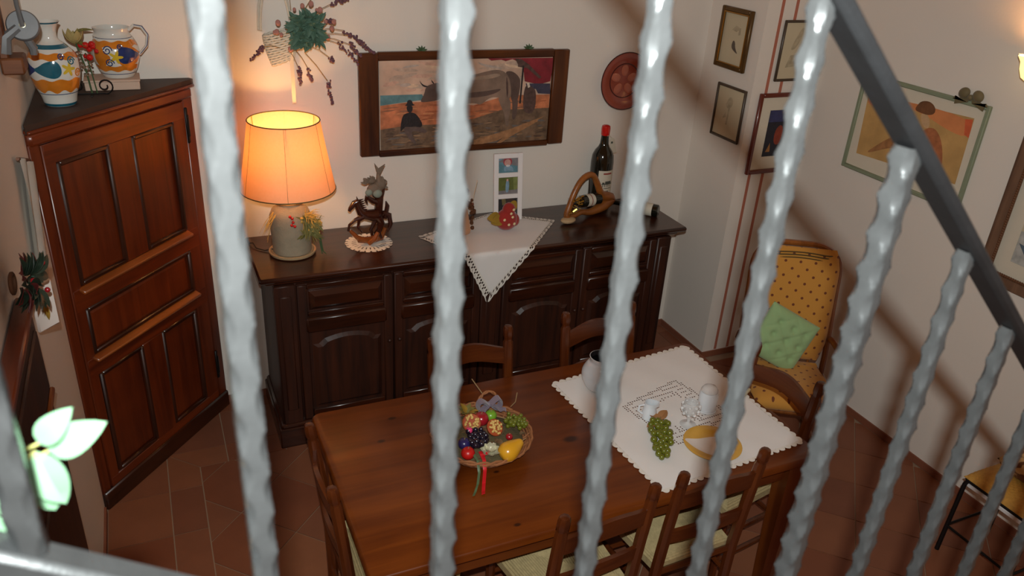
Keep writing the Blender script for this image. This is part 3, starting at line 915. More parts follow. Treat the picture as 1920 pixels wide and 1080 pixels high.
sh = [(OX['cloud1'], pm['cloud']), (OX['cloud2'], pm['cloud'])] + strokes(46, .03, .80, .66, .97, .13, .035, pk, .3) + [(OX['sea'], pm['sea']), (OX['sand'], pm['sand'])] + strokes(44, .04, .96, .30, .50, .09, .014, sk, .1) \
   + [(OX['fore'], pm['fore'])] + strokes(110, .03, .97, .03, .27, .07, .016, gk, .25) + [(OX['fore2'], pm['log']), (OX['logs'], pm['log']),
      (OX['canopy'], pm['red']), (OX['cabin'], pm['navy']), (OX['figs'], pm['brown']), (OX['fig2'], pm['pale']), (OX['bird'], pm['brown']), (OX['rump'], pm['oxd']), (OX['leg2'], pm['oxd']), (OX['leg3'], pm['oxd']),
      (OX['body'], pm['ox']), (OX['leg1'], pm['ox']), ([(.42, .57), (.56, .56), (.66, .60), (.70, .66), (.60, .63), (.48, .62)], pm['oxd']), ([(.46, .79), (.58, .80), (.66, .83), (.69, .80), (.62, .765), (.50, .76)], P('painted_ox_light', 152, 128, 108, 0.2, 14)), ([(.715, .80), (.728, .74), (.735, .60), (.728, .52), (.72, .64)], pm['brown']), (OX['head'], pm['oxd']), (OX['horn1'], pm['dark']), (OX['horn2'], pm['dark']), (OX['mast'], pm['dark']),
      (OX['torso'], pm['dark']), (OX['legs'], pm['legs']), (OX['face'], pm['dark']), (OX['hat'], pm['dark'])]
picture(ox, 'canvas', 0.988, 0.480, sh, pm['sky'], lambda x, z, d: (x+0.003, -0.012-d, z-0.009))
M['frame_brown'] = wood('brown_frame_wood', S(46, 17, 6), S(96, 50, 16), 0, rough=0.35, coat=0.3, dens=18)
M['frame_brown_z'] = wood('brown_frame_wood_upright', S(46, 17, 6), S(96, 50, 16), 2, rough=0.35, coat=0.3, dens=18)
for (x, w) in ((-0.548, 0.104), (0.548, 0.096)):
    G().box((x, -0.016, 0.0), (w, 0.032, 0.536), 0.006).obj('frame_side', M['frame_brown_z'], ox)
for (z, hh) in ((0.250, 0.044), (-0.258, 0.034)):
    G().box((0, -0.0155, z), (1.0, 0.031, hh), 0.006).obj('frame_rail', M['frame_brown'], ox)
for (x, lab) in ((1.325, 'small green sprig tucked on the ox painting frame, nearer the lamp'), (1.935, 'small green sprig tucked on the ox painting frame, nearer the red plate')):
    t = thing('olive_sprig', lab, 'sprig', (x, YB-0.02, pz+0.271), group='sprigs on the painting frame')
    for k in range(5):
        a = 0.3+k*0.62
        G().leaf((0, 0, 0.0), (0.030*math.cos(a), -0.010+0.004*k, 0.026*math.sin(a)+0.004), 0.012, (0, -1, 0.3)).obj('leaf', M['dgreen'], t)

# ------------------------------------------------------------------ red plate on the wall
M['redplate'] = mat('red_glazed_clay', S(142, 62, 46), rough=0.18, var=0.12, scale=14, coat=0.5)
M['redrim'] = mat('dark_red_rim', S(66, 22, 20), rough=0.2, coat=0.4)
M['redflower'] = mat('pale_red_slip', S(172, 96, 74), rough=0.25, var=0.15, coat=0.4)
pl = thing('wall_plate', 'round red glazed plate hung on the wall beside the ox painting', 'plate', (2.568, YB-0.004, 1.742), rot=(PI/2, 0, 0))
G().lathe([(0.05, 0.0), (0.085, 0.004), (0.110, 0.020), (0.158, 0.034), (0.165, 0.040), (0.158, 0.041), (0.110, 0.027), (0.085, 0.012), (0.0, 0.010)], 48).obj('dish', M['redplate'], pl)
G().tube([(0.165*math.cos(2*PI*k/48), 0.165*math.sin(2*PI*k/48), 0.040) for k in range(48)], 0.0035, 6, closed=True).obj('rim', M['redrim'], pl)
for k in range(5):
    a = 2*PI*k/5+0.3
    G().ball((0.058*math.cos(a), 0.058*math.sin(a), 0.013), 0.034, 12, 6, (1.0, 0.72, 0.10), Euler((0, 0, a))).obj('petal', M['redflower'], pl)
G().tube([(0.098*math.cos(2*PI*k/48), 0.098*math.sin(2*PI*k/48), 0.022) for k in range(48)], 0.003, 6, closed=True).obj('ring', M['redrim'], pl)

# ------------------------------------------------------------------ wall basket with lavender
M['whitewicker'] = mat('white_wicker', S(206, 198, 182), rough=0.85, var=0.15, scale=60)
M['sage'] = mat('sage_leaf', S(74, 104, 86), rough=0.7, var=0.3, scale=40)
M['lav'] = mat('dried_lavender', S(104, 72, 84), rough=0.9, var=0.3, scale=60)
M['stem'] = mat('dry_stem', S(140, 112, 76), rough=0.85)
M['ribbon'] = mat('cream_ribbon', S(226, 206, 178), rough=0.6, var=0.05)
M['rosy'] = mat('dried_rose', S(176, 120, 108), rough=0.85, var=0.2)
wb = thing('wall_basket', 'white wicker wall basket with sage leaves and dried lavender above the lamp', 'flower basket', (0.655, YB-0.05, 2.02))
g = G()
for i in range(13):            # woven cornucopia, hoop by hoop
    t = i/12
    rr = lerp(0.088, 0.050, t**1.5)
    cx_, cz_ = lerp(-0.030, -0.035, t), lerp(0.02, -0.115, t)
    n = 26
    g.tube([(cx_+rr*1.0*math.cos(2*PI*k/n), 0.0+rr*0.45*math.sin(2*PI*k/n)-0.005, cz_+0.05*math.cos(2*PI*k/n)*0.4+0.003*((k+i) % 2)) for k in range(n)], 0.0055, 5, closed=True)
for k in range(14):
    a = 2*PI*k/14
    g.tube([(-0.030+0.085*math.cos(a), 0.038*math.sin(a)-0.005, 0.02+0.02*math.cos(a)), (-0.035+0.050*math.cos(a), 0.022*math.sin(a)-0.005, -0.115)], 0.004, 5)
n = 20
g.tube([(-0.04+0.075*math.cos(PI*k/n)-0.02, -0.01, 0.03+0.22*math.sin(PI*k/n)) for k in range(n+1)], 0.008, 6)
g.tube([(-0.04+0.068*math.cos(PI*k/n)-0.02, -0.02, 0.03+0.21*math.sin(PI*k/n)) for k in range(n+1)], 0.006, 6)
g.obj('basket', M['whitewicker'], wb)
lc = Vector((0.055, -0.11, 0.05))
g = G()
for k in range(280):
    d = Vector((rnd(-1, 1), rnd(-1, 0.3), rnd(-1, 1))).normalized()
    b_ = lc+Vector((rnd(-.05, .05), rnd(-.06, .02), rnd(-.05, .05)))
    g.leaf(b_, b_+Vector((d.x*rnd(.04, .075), d.y*rnd(.03, .06)-0.01, d.z*rnd(.04, .075))), rnd(0.016, 0.026), (rnd(-.6, .6), -1, rnd(-.2, .8)), 0.2, 5)
tag(g.obj('sage_leaves', M['sage'], wb), kind='stuff')
def lavender(p0, p1, p2, ln=0.055):
    st = G().tube([p0, (Vector(p0)+Vector(p1))/2+Vector((0, 0, 0.008)), p1], 0.0016, 5).obj('lavender_stem', M['stem'], wb)
    g = G()
    p1, p2 = Vector(p1), Vector(p2)
    for k in range(34):
        t = rnd(0, 1); w = 0.012*(1-0.6*t)
        q = p1.lerp(p2, t)+Vector((rnd(-w, w), rnd(-w, w), rnd(-w, w)))
        g.ball(q, rnd(0.0042, 0.0070), 6, 4)
    g.obj('lavender_spike', M['lav'], st)
# world (x,z) targets on the wall plane, local offsets
def lw(x, z, y=-0.08): return (x-0.655, y, z-2.02)
for (sx, sz, bx, bz, ex, ez) in ((0.60, 1.98, 0.525, 1.985, 0.470, 1.925), (0.640, 1.97, 0.680, 1.885, 0.688, 1.805), (0.67, 1.97, 0.725, 1.880, 0.742, 1.820),
                                 (0.71, 1.96, 0.815, 1.820, 0.838, 1.695), (0.77, 2.06, 0.905, 2.055, 1.020, 1.965), (0.77, 2.04, 0.950, 2.030, 1.050, 1.945),
                                 (0.75, 2.02, 0.880, 1.995, 0.975, 1.895), (0.74, 2.11, 0.845, 2.175, 0.930, 2.195), (0.72, 2.15, 0.79, 2.23, 0.86, 2.27), (0.78, 2.03, 0.93, 1.99, 0.985, 1.93),
                                 (0.755, 2.08, 0.83, 2.10, 0.865, 2.095), (0.73, 1.99, 0.83, 1.93, 0.85, 1.905), (0.66, 2.15, 0.655, 2.24, 0.65, 2.30)):
    lavender(lw(sx, sz), lw(bx, bz, -0.075), lw(ex, ez, -0.06))
for k in range(16):
    a = rnd(0, 2*PI)
    c_ = lc+Vector((0.12*math.cos(a)*rnd(.8, 1.25), -0.02, 0.11*math.sin(a)*rnd(.8, 1.2)))
    G().ball(c_, rnd(0.008, 0.013), 7, 5, (1, 1, 1.2)).obj('dried_rosebud', M['rosy'], wb)
G().grid(lambda u, v: (0.003+0.016*(u-0.5)*2*0.55, -0.030+0.004*math.sin(v*9), lerp(-0.07, -0.312, v)-0.012*(abs(u-.5) if v > .99 else 0)), 4, 14).obj('ribbon', M['ribbon'], wb)

# ------------------------------------------------------------------ driftwood horse on a round doily
def doily(name, c, r, label):
    g = G()
    n = 96
    vs = []; fs = []
    rings = [(0.0, 0), (0.3, 0), (0.55, 0), (0.75, 0), (0.92, 0), (1.0, 1)]
    vs.append((0, 0, 0.0022))
    for (q, w) in rings[1:]:
        for k in range(n):
            a = 2*PI*k/n
            rr = r*q*(1+(0.045*abs(math.sin(9*a)) if w else 0))
            vs.append((rr*math.cos(a), rr*math.sin(a), 0.0022+0.0006*math.sin(18*a)*q))
    fs += [(0, 1+k, 1+(k+1) % n) for k in range(n)]
    for i in range(4):
        for k in range(n):
            if i in (1, 3) and (k % 4) == (i % 2): continue          # the lace holes
            fs.append((1+i*n+k, 1+i*n+(k+1) % n, 1+(i+1)*n+(k+1) % n, 1+(i+1)*n+k))
    g._add(vs, fs)
    o = g.obj(name, M['lace'], None, loc=c)
    return tag(o, label, 'doily')
doily('lace_doily', (0.967, 3.795, ST), 0.120, 'round white lace doily under the dark horse carving')
M['carv'] = mat('glossy_dark_carving', S(58, 24, 14), rough=0.22, var=0.4, scale=25, coat=0.5)
M['carvlight'] = mat('amber_carving', S(128, 66, 26), rough=0.25, var=0.3, scale=20, coat=0.4)
M['greybird'] = mat('grey_brown_feather', S(118, 100, 84), rough=0.8, var=0.25, scale=40, bump=0.2, bscale=150)
M['greygreen'] = mat('grey_green_stone', S(134, 140, 126), rough=0.7, var=0.2)
hs = thing('horse_sculpture', 'dark glossy rearing horse carving topped by a grey fish tail', 'sculpture', (0.975, 3.80, ST+0.004))
g = G()
g.tube([(-0.070, -0.03, 0.030), (0.0, -0.02, 0.018), (0.055, 0.0, 0.022), (0.085, 0.02, 0.06)], [0.014, 0.020, 0.022, 0.014], 10)
g.tube([(-0.110, -0.02, 0.085), (-0.075, -0.03, 0.045), (-0.02, -0.03, 0.02)], [0.009, 0.013, 0.014], 8)
g.tube([(-0.02, -0.05, 0.012), (0.01, -0.06, 0.04), (0.03, -0.05, 0.07)], [0.012, 0.014, 0.010], 8)
g.obj('rock_base', M['carvlight'], hs)
g = G()   # the horse: body, neck, head, legs, tail
g.tube([(0.045, 0.0, 0.150), (0.015, 0.0, 0.148), (-0.02, 0.0, 0.155), (-0.045, 0, 0.172), (-0.058, 0, 0.200), (-0.064, 0, 0.225)], [0.030, 0.032, 0.027, 0.023, 0.018, 0.015], 12)
g.tube([(-0.055, 0, 0.232), (-0.078, 0, 0.222), (-0.100, 0, 0.195), (-0.106, 0, 0.182)], [0.014, 0.016, 0.011, 0.008], 10)
g.tube([(-0.060, 0.006, 0.238), (-0.064, 0.008, 0.256)], [0.006, 0.001], 6)
g.tube([(-0.060, -0.008, 0.238), (-0.066, -0.010, 0.256)], [0.006, 0.001], 6)
g.tube([(-0.035, -0.012, 0.150), (-0.080, -0.018, 0.140), (-0.112, -0.02, 0.115), (-0.118, -0.02, 0.082)], [0.014, 0.009, 0.007, 0.007], 8)
g.tube([(-0.02, 0.014, 0.140), (-0.052, 0.018, 0.118), (-0.058, 0.018, 0.082), (-0.040, 0.018, 0.050)], [0.013, 0.009, 0.007, 0.006], 8)
g.tube([(0.045, -0.014, 0.140), (0.062, -0.02, 0.105), (0.040, -0.02, 0.065), (0.055, -0.02, 0.022)], [0.020, 0.013, 0.009, 0.008], 8)
g.tube([(0.045, 0.014, 0.140), (0.030, 0.02, 0.100), (0.010, 0.02, 0.062), (0.018, 0.02, 0.018)], [0.020, 0.013, 0.009, 0.008], 8)
g.tube([(0.070, 0, 0.160), (0.105, 0, 0.140), (0.112, 0, 0.090), (0.095, 0, 0.045)], [0.010, 0.014, 0.012, 0.004], 8)
for k in range(7):
    t = k/6
    g.tube([(-0.05+0.02*t-0.005, 0, 0.235-0.06*t), (-0.028+0.02*t, 0, 0.242-0.07*t)], [0.007, 0.001], 6)
g.obj('horse', M['carv'], hs)
g = G()
g.tube([(0.040, 0.01, 0.02), (0.062, 0.012, 0.10), (0.050, 0.012, 0.17), (0.058, 0.01, 0.25), (0.085, 0.008, 0.305)], [0.020, 0.018, 0.022, 0.020, 0.006], 9)
g.tube([(0.055, 0.01, 0.21), (0.02, 0.005, 0.225), (-0.010, 0.0, 0.250)], [0.016, 0.014, 0.010], 8)
g.tube([(-0.010, 0, 0.255), (-0.018, 0, 0.232), (-0.010, 0, 0.215)], [0.012, 0.008, 0.004], 8)
g.tube([(0.085, 0.01, 0.12), (0.098, 0.01, 0.19), (0.090, 0.01, 0.215)], [0.012, 0.012, 0.003], 8)
g.tube([(0.02, 0.0, 0.262), (0.04, 0.0, 0.245), (0.065, 0, 0.235)], [0.010, 0.012, 0.010], 8)
g.obj('driftwood', M['carv'], hs)
g = G()
g.ball((0.030, 0, 0.290), 0.034, 12, 8, (1.25, 0.6, 0.9)); g.ball((0.062, 0, 0.315), 0.030, 12, 8, (1, 0.6, 1.1)); g.ball((0.01, 0, 0.335), 0.020, 10, 8, (1.4, 0.6, 0.8))
g.tube([(0.055, 0, 0.330), (0.048, 0, 0.372)], [0.020, 0.008], 8)
g.prism([(0.046, 0.362), (0.030, 0.428), (0.052, 0.398), (0.085, 0.418), (0.058, 0.366)], -0.004, 0.004, lambda u, v, hh: (u, hh, v))
for k in range(24):
    a = rnd(-0.2, PI+0.2); q = Vector((0.035+0.045*math.cos(a), rnd(-.01, .01), 0.305+0.040*math.sin(a)))
    g.leaf(q, q+Vector((0.028*math.cos(a)-0.008, rnd(-.01, .01), 0.022*math.sin(a))), 0.014, (0, -1, 0.2))
g.obj('fish_tail', M['greybird'], hs)
g = G(); g.ball((0.040, -0.018, 0.270), 0.022, 10, 8, (1.1, 0.6, 1)); g.ball((-0.004, -0.012, 0.278), 0.018, 10, 8, (1.1, .6, 1))
g.obj('stones', M['greygreen'], hs)

# ------------------------------------------------------------------ lace-edged cloth on the sideboard
# corners on the top plane (world): left, right and the front tip that hangs over the edge
def lacecloth(name, label, P0, P1, P2, P3, z, nseg, edge_drop=None, lace_w=0.028):
    """quad cloth P0..P3 with a scalloped lace border"""
    root = thing(name, label, 'tablecloth', ((P0[0]+P2[0])/2, (P0[1]+P2[1])/2, z))
    cx_, cy_ = root.location.x, root.location.y
    def place(x, y, lift=0.0):
        if edge_drop is None or y >= edge_drop: return (x-cx_, y-cy_, 0.0022+lift)
        over = edge_drop-y
        r_ = 0.010
        if over < r_*1.57:
            a = over/r_
            return (x-cx_, edge_drop-r_*math.sin(a)-cy_, 0.0022-r_*(1-math.cos(a))+lift*math.cos(a))
        return (x-cx_, edge_drop-r_-cy_-lift-0.002, 0.0022-r_-(over-r_*1.57))
    P0, P1, P2, P3 = [Vector((q[0], q[1], 0)) for q in (P0, P1, P2, P3)]
    def uv(u, v):
        q = P0.lerp(P1, u).lerp(P3.lerp(P2, u), v)
        return (q.x, q.y)
    return root, place, uv
root, place, uv = lacecloth('lace_cloth', 'white lace-edged cloth set cornerwise with its tip hanging over the sideboard', (1.235, 3.80), (1.53, 3.20), (2.075, 3.815), (1.76, 4.02), ST, 30, edge_drop=3.503)
g = G(); g.grid(lambda u, v: place(*uv(0.055+0.89*u, 0.055+0.89*v), 0.0008*math.sin(20*u+9*v)), 40, 40)
g.obj('linen', M['white_cloth'], root)
def lace_edge(root, place, uv, n, w0, w1, mt, amp=0.5):
    sides = [lambda t, k: uv(lerp(w0, 1-w0, t) if k < 1 else lerp(0, 1, t), lerp(w0, 0, k)),
             lambda t, k: uv(lerp(1-w0, 1, k), lerp(w0*(1-k), 1-w0*(1-k), t)),
             lambda t, k: uv(lerp(1-w0*(1-k), w0*(1-k), t), lerp(1-w0, 1, k)),
             lambda t, k: uv(lerp(w0, 0, k), lerp(1-w0*(1-k), w0*(1-k), t))]
    for sd in sides:
        g = G()
        per = 8
        vs = []; fs = []
        NN = n*per
        K = 4
        for i in range(NN+1):
            t = i/NN
            sc = abs(math.sin(PI*i/per))
            for k in range(K+1):
                kk = k/K
                lim = 1+amp*0.35*(sc-0.6)
                x, y = sd(t, kk*lim if k else 0)
                vs.append(place(x, y, 0.0006*math.sin(i*1.3+k)))
        for i in range(NN):
            for k in range(K):
                if k in (1,) and (i % 4) in (1, 2): continue
                if k == 2 and (i % 8) in (3, 4): continue
                a = i*(K+1)+k
                fs.append((a, a+1, a+K+2, a+K+1))
        g._add(vs, fs)
        g.obj('lace_border', mt, root)
lace_edge(root, place, uv, 16, 0.058, 1, M['lace'])
# ------------------------------------------------------------------ doll behind the second baluster
M['felt'] = mat('brown_felt', S(120, 62, 34), rough=0.95, var=0.2, sheen=0.2)
M['peach'] = mat('peach_fabric', S(204, 158, 124), rough=0.9, var=0.1)
M['gold'] = mat('gold_tinsel', S(196, 160, 70), rough=0.25, metal=0.85, var=0.2)
M['bark'] = mat('bark_brown', S(92, 56, 30), rough=0.85, var=0.3)
dl = thing('rag_doll', 'little rag doll in brown felt hat beside the triple photo frame', 'doll', (1.47, 3.80, ST+0.004))
G().lathe([(0.062, 0.0), (0.066, 0.02), (0.052, 0.10), (0.038, 0.17), (0.028, 0.20), (0.0, 0.205)], 20, wob=lambda a, z: 1+0.05*math.sin(7*a)).obj('robe', M['peach'], dl)
G().ball((0, -0.004, 0.228), 0.034, 14, 10).obj('head', M['peach'], dl)
G().lathe([(0.052, 0.236), (0.050, 0.245), (0.034, 0.25), (0.024, 0.29), (0.010, 0.335), (0.0, 0.34)], 16).obj('hat', M['felt'], dl)
G().tube([(-0.02, 0, 0.335), (-0.035, 0, 0.325), (-0.05, 0, 0.275), (-0.062, 0, 0.262)], [0.012, 0.014, 0.010, 0.002], 8).obj('hat_brim', M['felt'], dl)
for s in (-1, 1):
    G().tube([(s*0.026, 0, 0.185), (s*0.055, -0.02, 0.16), (s*0.070, -0.03, 0.17)], [0.013, 0.012, 0.009], 8).obj('arm', M['felt'], dl)
g = G()
for k in range(12):
    q = Vector((-0.080+rnd(-.012, .012), -0.03+rnd(-.01, .01), 0.175+rnd(-.03, .03)))
    g.ball(q, rnd(0.007, 0.012), 7, 5)
g.obj('berry_bunch', M['carvlight'], dl)
g = G()
for k in range(14):
    z = rnd(0.01, 0.19)
    g.ball((0.066+rnd(-.01, .012)-0.1*max(0, z-0.12), -0.03+rnd(-.01, .01), z), rnd(0.008, 0.013), 7, 5)
g.obj('trimming', M['bark'], dl)['kind'] = 'stuff'
G().tube([(0.062, -0.03, 0.15), (0.073, -0.03, 0.23), (0.088, -0.03, 0.30)], 0.0022, 6).obj('wand', M['ribbon'], dl)

# ------------------------------------------------------------------ triple photo frame
M['whiteframe'] = mat('white_painted_frame', S(226, 222, 220), rough=0.5, var=0.03)
pf = thing('photo_frame', 'white upright frame holding three small photographs', 'picture frame', (1.795, 3.868, ST+0.011), rot=(math.radians(-7), 0, -0.06))
FW, FH = 0.172, 0.385
for x in (-FW/2+0.014, FW/2-0.014):
    G().box((x, 0, FH/2), (0.028, 0.016, FH), 0.002).obj('frame_side', M['whiteframe'], pf)
for z, hh in ((0.013, 0.026), (0.141, 0.026), (0.263, 0.026), (FH-0.014, 0.028)):
    G().box((0, 0, z), (FW-0.054, 0.0155, hh), 0.002).obj('frame_rail', M['whiteframe'], pf)
G().box((0, 0.010, FH/2), (FW-0.01, 0.005, FH-0.01)).obj('backing', M['cord'], pf)
G().box((0, 0.064, 0.145), (0.05, 0.004, 0.255), 0.001, Euler((math.radians(26), 0, 0))).obj('easel_leg', M['cord'], pf)
def photo(z, base, shapes):
    o = picture(pf, 'photograph', 0.122, 0.100, shapes, base, lambda x, zz, d: (x, 0.006-d, z+zz))
ph = dict(blue=P('photo_blue', 120, 150, 170), skin=P('photo_skin', 196, 150, 140), pink=P('photo_pink', 160, 60, 70), green=P('photo_green', 92, 100, 46), grey=P('photo_grey', 120, 116, 118), dk=P('photo_dark', 34, 32, 34), wt=P('photo_white', 206, 204, 206), teal=P('photo_teal', 86, 128, 140))
EL = lambda cx_, cy_, a, b: [(cx_+a*math.cos(2*PI*k/14), cy_+b*math.sin(2*PI*k/14)) for k in range(14)]
photo(0.319, ph['grey'], [([(0, 0), (1, 0), (1, .4), (.6, .5), (.4, .6), (0, .7)], ph['teal']), ([(0, .7), (.2, .8), (.15, 1), (0, 1)], ph['blue']), (EL(.48, .68, .22, .26), ph['pink']), (EL(.48, .62, .16, .2), ph['skin']), ([(.3, .45), (.7, .45), (.8, .1), (.55, .2), (.3, .1)], ph['blue']), (EL(.5, .45, .1, .06), ph['wt'])])
photo(0.202, ph['green'], [([(0, 0), (1, 0), (1, .25), (0, .2)], ph['grey']), ([(.38, .1), (.55, .1), (.58, .7), (.48, .85), (.4, .7)], ph['blue']), (EL(.48, .8, .05, .07), ph['skin']), ([(.8, .2), (1, .3), (1, 1), (.75, 1)], P('photo_leaf', 120, 128, 70))])
photo(0.077, ph['dk'], [(EL(.66, .62, .13, .2), ph['skin']), ([(.5, 0), (.95, 0), (.85, .35), (.6, .3)], ph['wt']), (EL(.62, .85, .2, .14), P('photo_hair', 60, 44, 36)), ([(.25, .6), (.42, .7), (.4, 1), (.2, 1)], P('photo_wall', 110, 96, 60))])

# ------------------------------------------------------------------ felt strawberry
M['strawb'] = mat('red_felt', S(150, 34, 26), rough=0.9, var=0.2, sheen=0.3)
M['dot'] = mat('cream_dot', S(214, 196, 150), rough=0.8)
M['mustard'] = mat('mustard_felt', S(150, 118, 36), rough=0.9, var=0.2)
stb = thing('stuffed_strawberry', 'red stuffed strawberry with cream dots in front of the photo frame', 'ornament', (1.735, 3.755, ST+0.004))
b = G().ball((0, 0, 0.062), 0.060, 20, 14, (1.05, 0.85, 1.02)); b.ball((0.012, 0, 0.118), 0.042, 16, 10, (0.9, 0.8, 1)); b.obj('fruit', M['strawb'], stb)
for (x, z) in ((-0.030, 0.078), (0.012, 0.108), (0.018, 0.090), (-0.005, 0.050), (0.03, 0.05), (0.026, 0.130)):
    yy = -0.85*math.sqrt(max(0.0, 0.0625**2-(x/1.05)**2-((z-0.062)/1.02)**2)) if z < 0.1 else -0.038
    G().ball((x, yy+0.001, z), 0.008, 10, 6, (1, 0.45, 1)).obj('dot', M['dot'], stb)
G().ball((0.052, 0.0, 0.055), 0.030, 12, 8, (0.9, 0.9, 1.2)).obj('side_bud', M['strawb'], stb)
for (a, b2) in (((-0.045, -0.01, 0.085), (-0.125, -0.02, 0.088)), ((-0.03, -0.01, 0.075), (-0.105, -0.03, 0.062)), ((0.01, 0.0, 0.150), (0.06, 0.0, 0.125))):
    G().leaf(a, b2, 0.062, (0, -1, 0.4), 0.1, 8, 0.002).obj('leaf', M['mustard'], stb)

# ------------------------------------------------------------------ tall wine bottle with label
M['bottle'] = mat('black_green_glass', (0.004, 0.006, 0.004, 1), rough=0.06, var=0.0, coat=0.6)
M['label'] = mat('cream_label', S(206, 200, 182), rough=0.7, var=0.04)
M['wax'] = mat('red_wax', S(190, 22, 18), rough=0.2, coat=0.5)
M['ink'] = mat('label_ink', S(70, 74, 66), rough=0.8)
M['inkred'] = mat('label_red_ink', S(150, 70, 60), rough=0.8)
def on_cyl(r, pts, zc, off, a_c):
    return [((r+off)*math.cos(a_c+u/r), (r+off)*math.sin(a_c+u/r), zc+v) for u, v in pts]
BX, BY = 2.440, 3.962
bt = thing('magnum_bottle', 'tall dark magnum wine bottle with red wax top and cream label', 'bottle', (BX, BY, ST))
G().lathe([(0.0, 0.012), (0.040, 0.004), (0.060, 0.0), (0.068, 0.008), (0.0685, 0.15), (0.0685, 0.285), (0.064, 0.325), (0.050, 0.355), (0.034, 0.375), (0.026, 0.395), (0.0235, 0.43), (0.0225, 0.475), (0.0, 0.475)], 40).obj('glass_body', M['bottle'], bt)
G().lathe([(0.0240, 0.445), (0.0260, 0.452), (0.0270, 0.485), (0.0245, 0.500), (0.014, 0.506), (0.0, 0.507)], 24).obj('wax_cap', M['wax'], bt)
g = G(); r = 0.0690; ac = math.radians(-84)
def cyl_patch(g, r, a0, a1, z0, z1, off, n=14):
    g.grid(lambda u, v: ((r+off)*math.cos(lerp(a0, a1, u)), (r+off)*math.sin(lerp(a0, a1, u)), lerp(z0, z1, v)), n, 1)
cyl_patch(g, r, ac-0.85, ac+0.95, 0.055, 0.245, 0.0)
lb = g.obj('label', M['label'], bt)
g = G()
cyl_patch(g, r, ac-0.42, ac+0.42, 0.222, 0.232, 0.0005, 8)
lb2 = g.obj('print', M['inkred'], lb)
g = G()
cyl_patch(g, r, ac-0.50, ac+0.60, 0.160, 0.166, 0.0005, 8); cyl_patch(g, r, ac-0.2, ac+0.45, 0.166, 0.180, 0.0005, 8); cyl_patch(g, r, ac-0.45, ac-0.25, 0.166, 0.174, 0.0005, 4)
for k in range(5): cyl_patch(g, r, ac-0.42+0.17*k, ac-0.36+0.17*k, 0.146, 0.160, 0.0005, 2)
cyl_patch(g, r, ac-0.05, ac+0.22, 0.106, 0.120, 0.0005, 5); cyl_patch(g, r, ac-0.3, ac+0.5, 0.134, 0.138, 0.0005, 6)
g.obj('print', M['ink'], lb)
g = G(); g.prism([(-0.019, 0.0), (0.019, 0.0), (0.019, 0.085), (0.0, 0.098), (-0.019, 0.085)], 0, 0.001, lambda u, v, hh: (0.055+u*0.9-v*0.28+0.012, -0.012+hh, 0.335+v))
tg = g.obj('neck_tag', M['label'], bt, smooth=False)
G().box((0.044, -0.0128, 0.40), (0.012, 0.001, 0.012)).obj('tag_mark', M['ink'], tg)
G().tube([(0.0, -0.026, 0.446), (0.028, -0.014, 0.442), (0.035, -0.012, 0.430)], 0.001, 5).obj('tag_string', M['ribbon'], bt)

# ------------------------------------------------------------------ olive wood bottle carrier with a lying bottle
M['olivewood'] = wood('olive_wood', S(120, 66, 22), S(164, 98, 40), 0, rough=0.4, coat=0.2, dens=22)
cr_ = thing('bottle_carrier', 'carved olive wood bottle carrier with an arched handle', 'bottle holder', (2.290, 3.815, ST+0.003), 0.30)
g = G()   # one carved loop: base that swells upward, and the arch, as a flattened tube
loop = [(-0.170, 0.038), (-0.120, 0.034), (-0.060, 0.046), (0.0, 0.030), (0.06, 0.032), (0.130, 0.052), (0.192, 0.086), (0.145, 0.112), (0.098, 0.142), (0.060, 0.215), (0.010, 0.292), (-0.045, 0.300), (-0.095, 0.265), (-0.135, 0.195), (-0.160, 0.120), (-0.175, 0.07)]
rad = [0.020, 0.017, 0.016, 0.018, 0.024, 0.034, 0.030, 0.030, 0.022, 0.019, 0.018, 0.018, 0.017, 0.017, 0.018, 0.020]
pts = []; rs = []
for i in range(len(loop)):           # smooth
    a, b, c, d = loop[i-1], loop[i], loop[(i+1) % len(loop)], loop[(i+2) % len(loop)]
    for t in (0, 0.33, 0.66):
        q = [0.5*((2*b[k])+(c[k]-a[k])*t+(2*a[k]-5*b[k]+4*c[k]-d[k])*t*t+(-a[k]+3*b[k]-3*c[k]+d[k])*t**3) for k in (0, 1)]
        pts.append((q[0], 0, q[1]*0.86)); rs.append(lerp(rad[i], rad[(i+1) % len(rad)], t))
g.tube(pts, rs, 10, closed=True, flat=1.05)
g.obj('carved_body', M['olivewood'], cr_)
G().ball((-0.175, -0.012, 0.018), 0.045, 14, 8, (1.15, 0.8, 0.40)).obj('base_knob', M['saucer'], cr_)
g = G()
for k in range(46):
    q = Vector((-0.150+rnd(-.035, .03), -0.035+rnd(-.03, .03), 0.115+rnd(-.05, .05)))
    d = Vector((rnd(-1, 1), rnd(-1, .4), rnd(-1, 1))).normalized()*rnd(0.015, 0.035)
    sd = d.orthogonal().normalized()*0.0035
    g.poly([q-sd, q+sd, q+d+sd, q+d-sd])
g.obj('tinsel_bow', M['gold'], cr_, smooth=False)['label'] = 'gold tinsel bow'
def wine_bottle(name, label, loc, rot, L_=0.30, R_=0.038):
    t = thing(name, label, 'bottle', loc, rot=rot)
    G().lathe([(0.0, 0.006), (R_*0.8, 0.0), (R_, 0.006), (R_, 0.62*L_), (R_*0.85, 0.69*L_), (R_*0.5, 0.76*L_), (R_*0.38, 0.80*L_), (R_*0.37, 0.96*L_), (R_*0.42, 0.965*L_), (R_*0.42, L_), (0, L_)], 28).obj('glass_body', M['bottle'], t)
    return t
w1 = wine_bottle('wine_bottle', 'small dark wine bottle lying inside the wooden carrier', (2.372, 3.842, ST+0.098), Euler((0, math.radians(-86), 0.30)), 0.24, 0.036)
g = G(); cyl_patch(g, 0.0364, 0, 2*PI, 0.062, 0.122, 0.0003, 26); lb = g.obj('label', M['label'], w1)
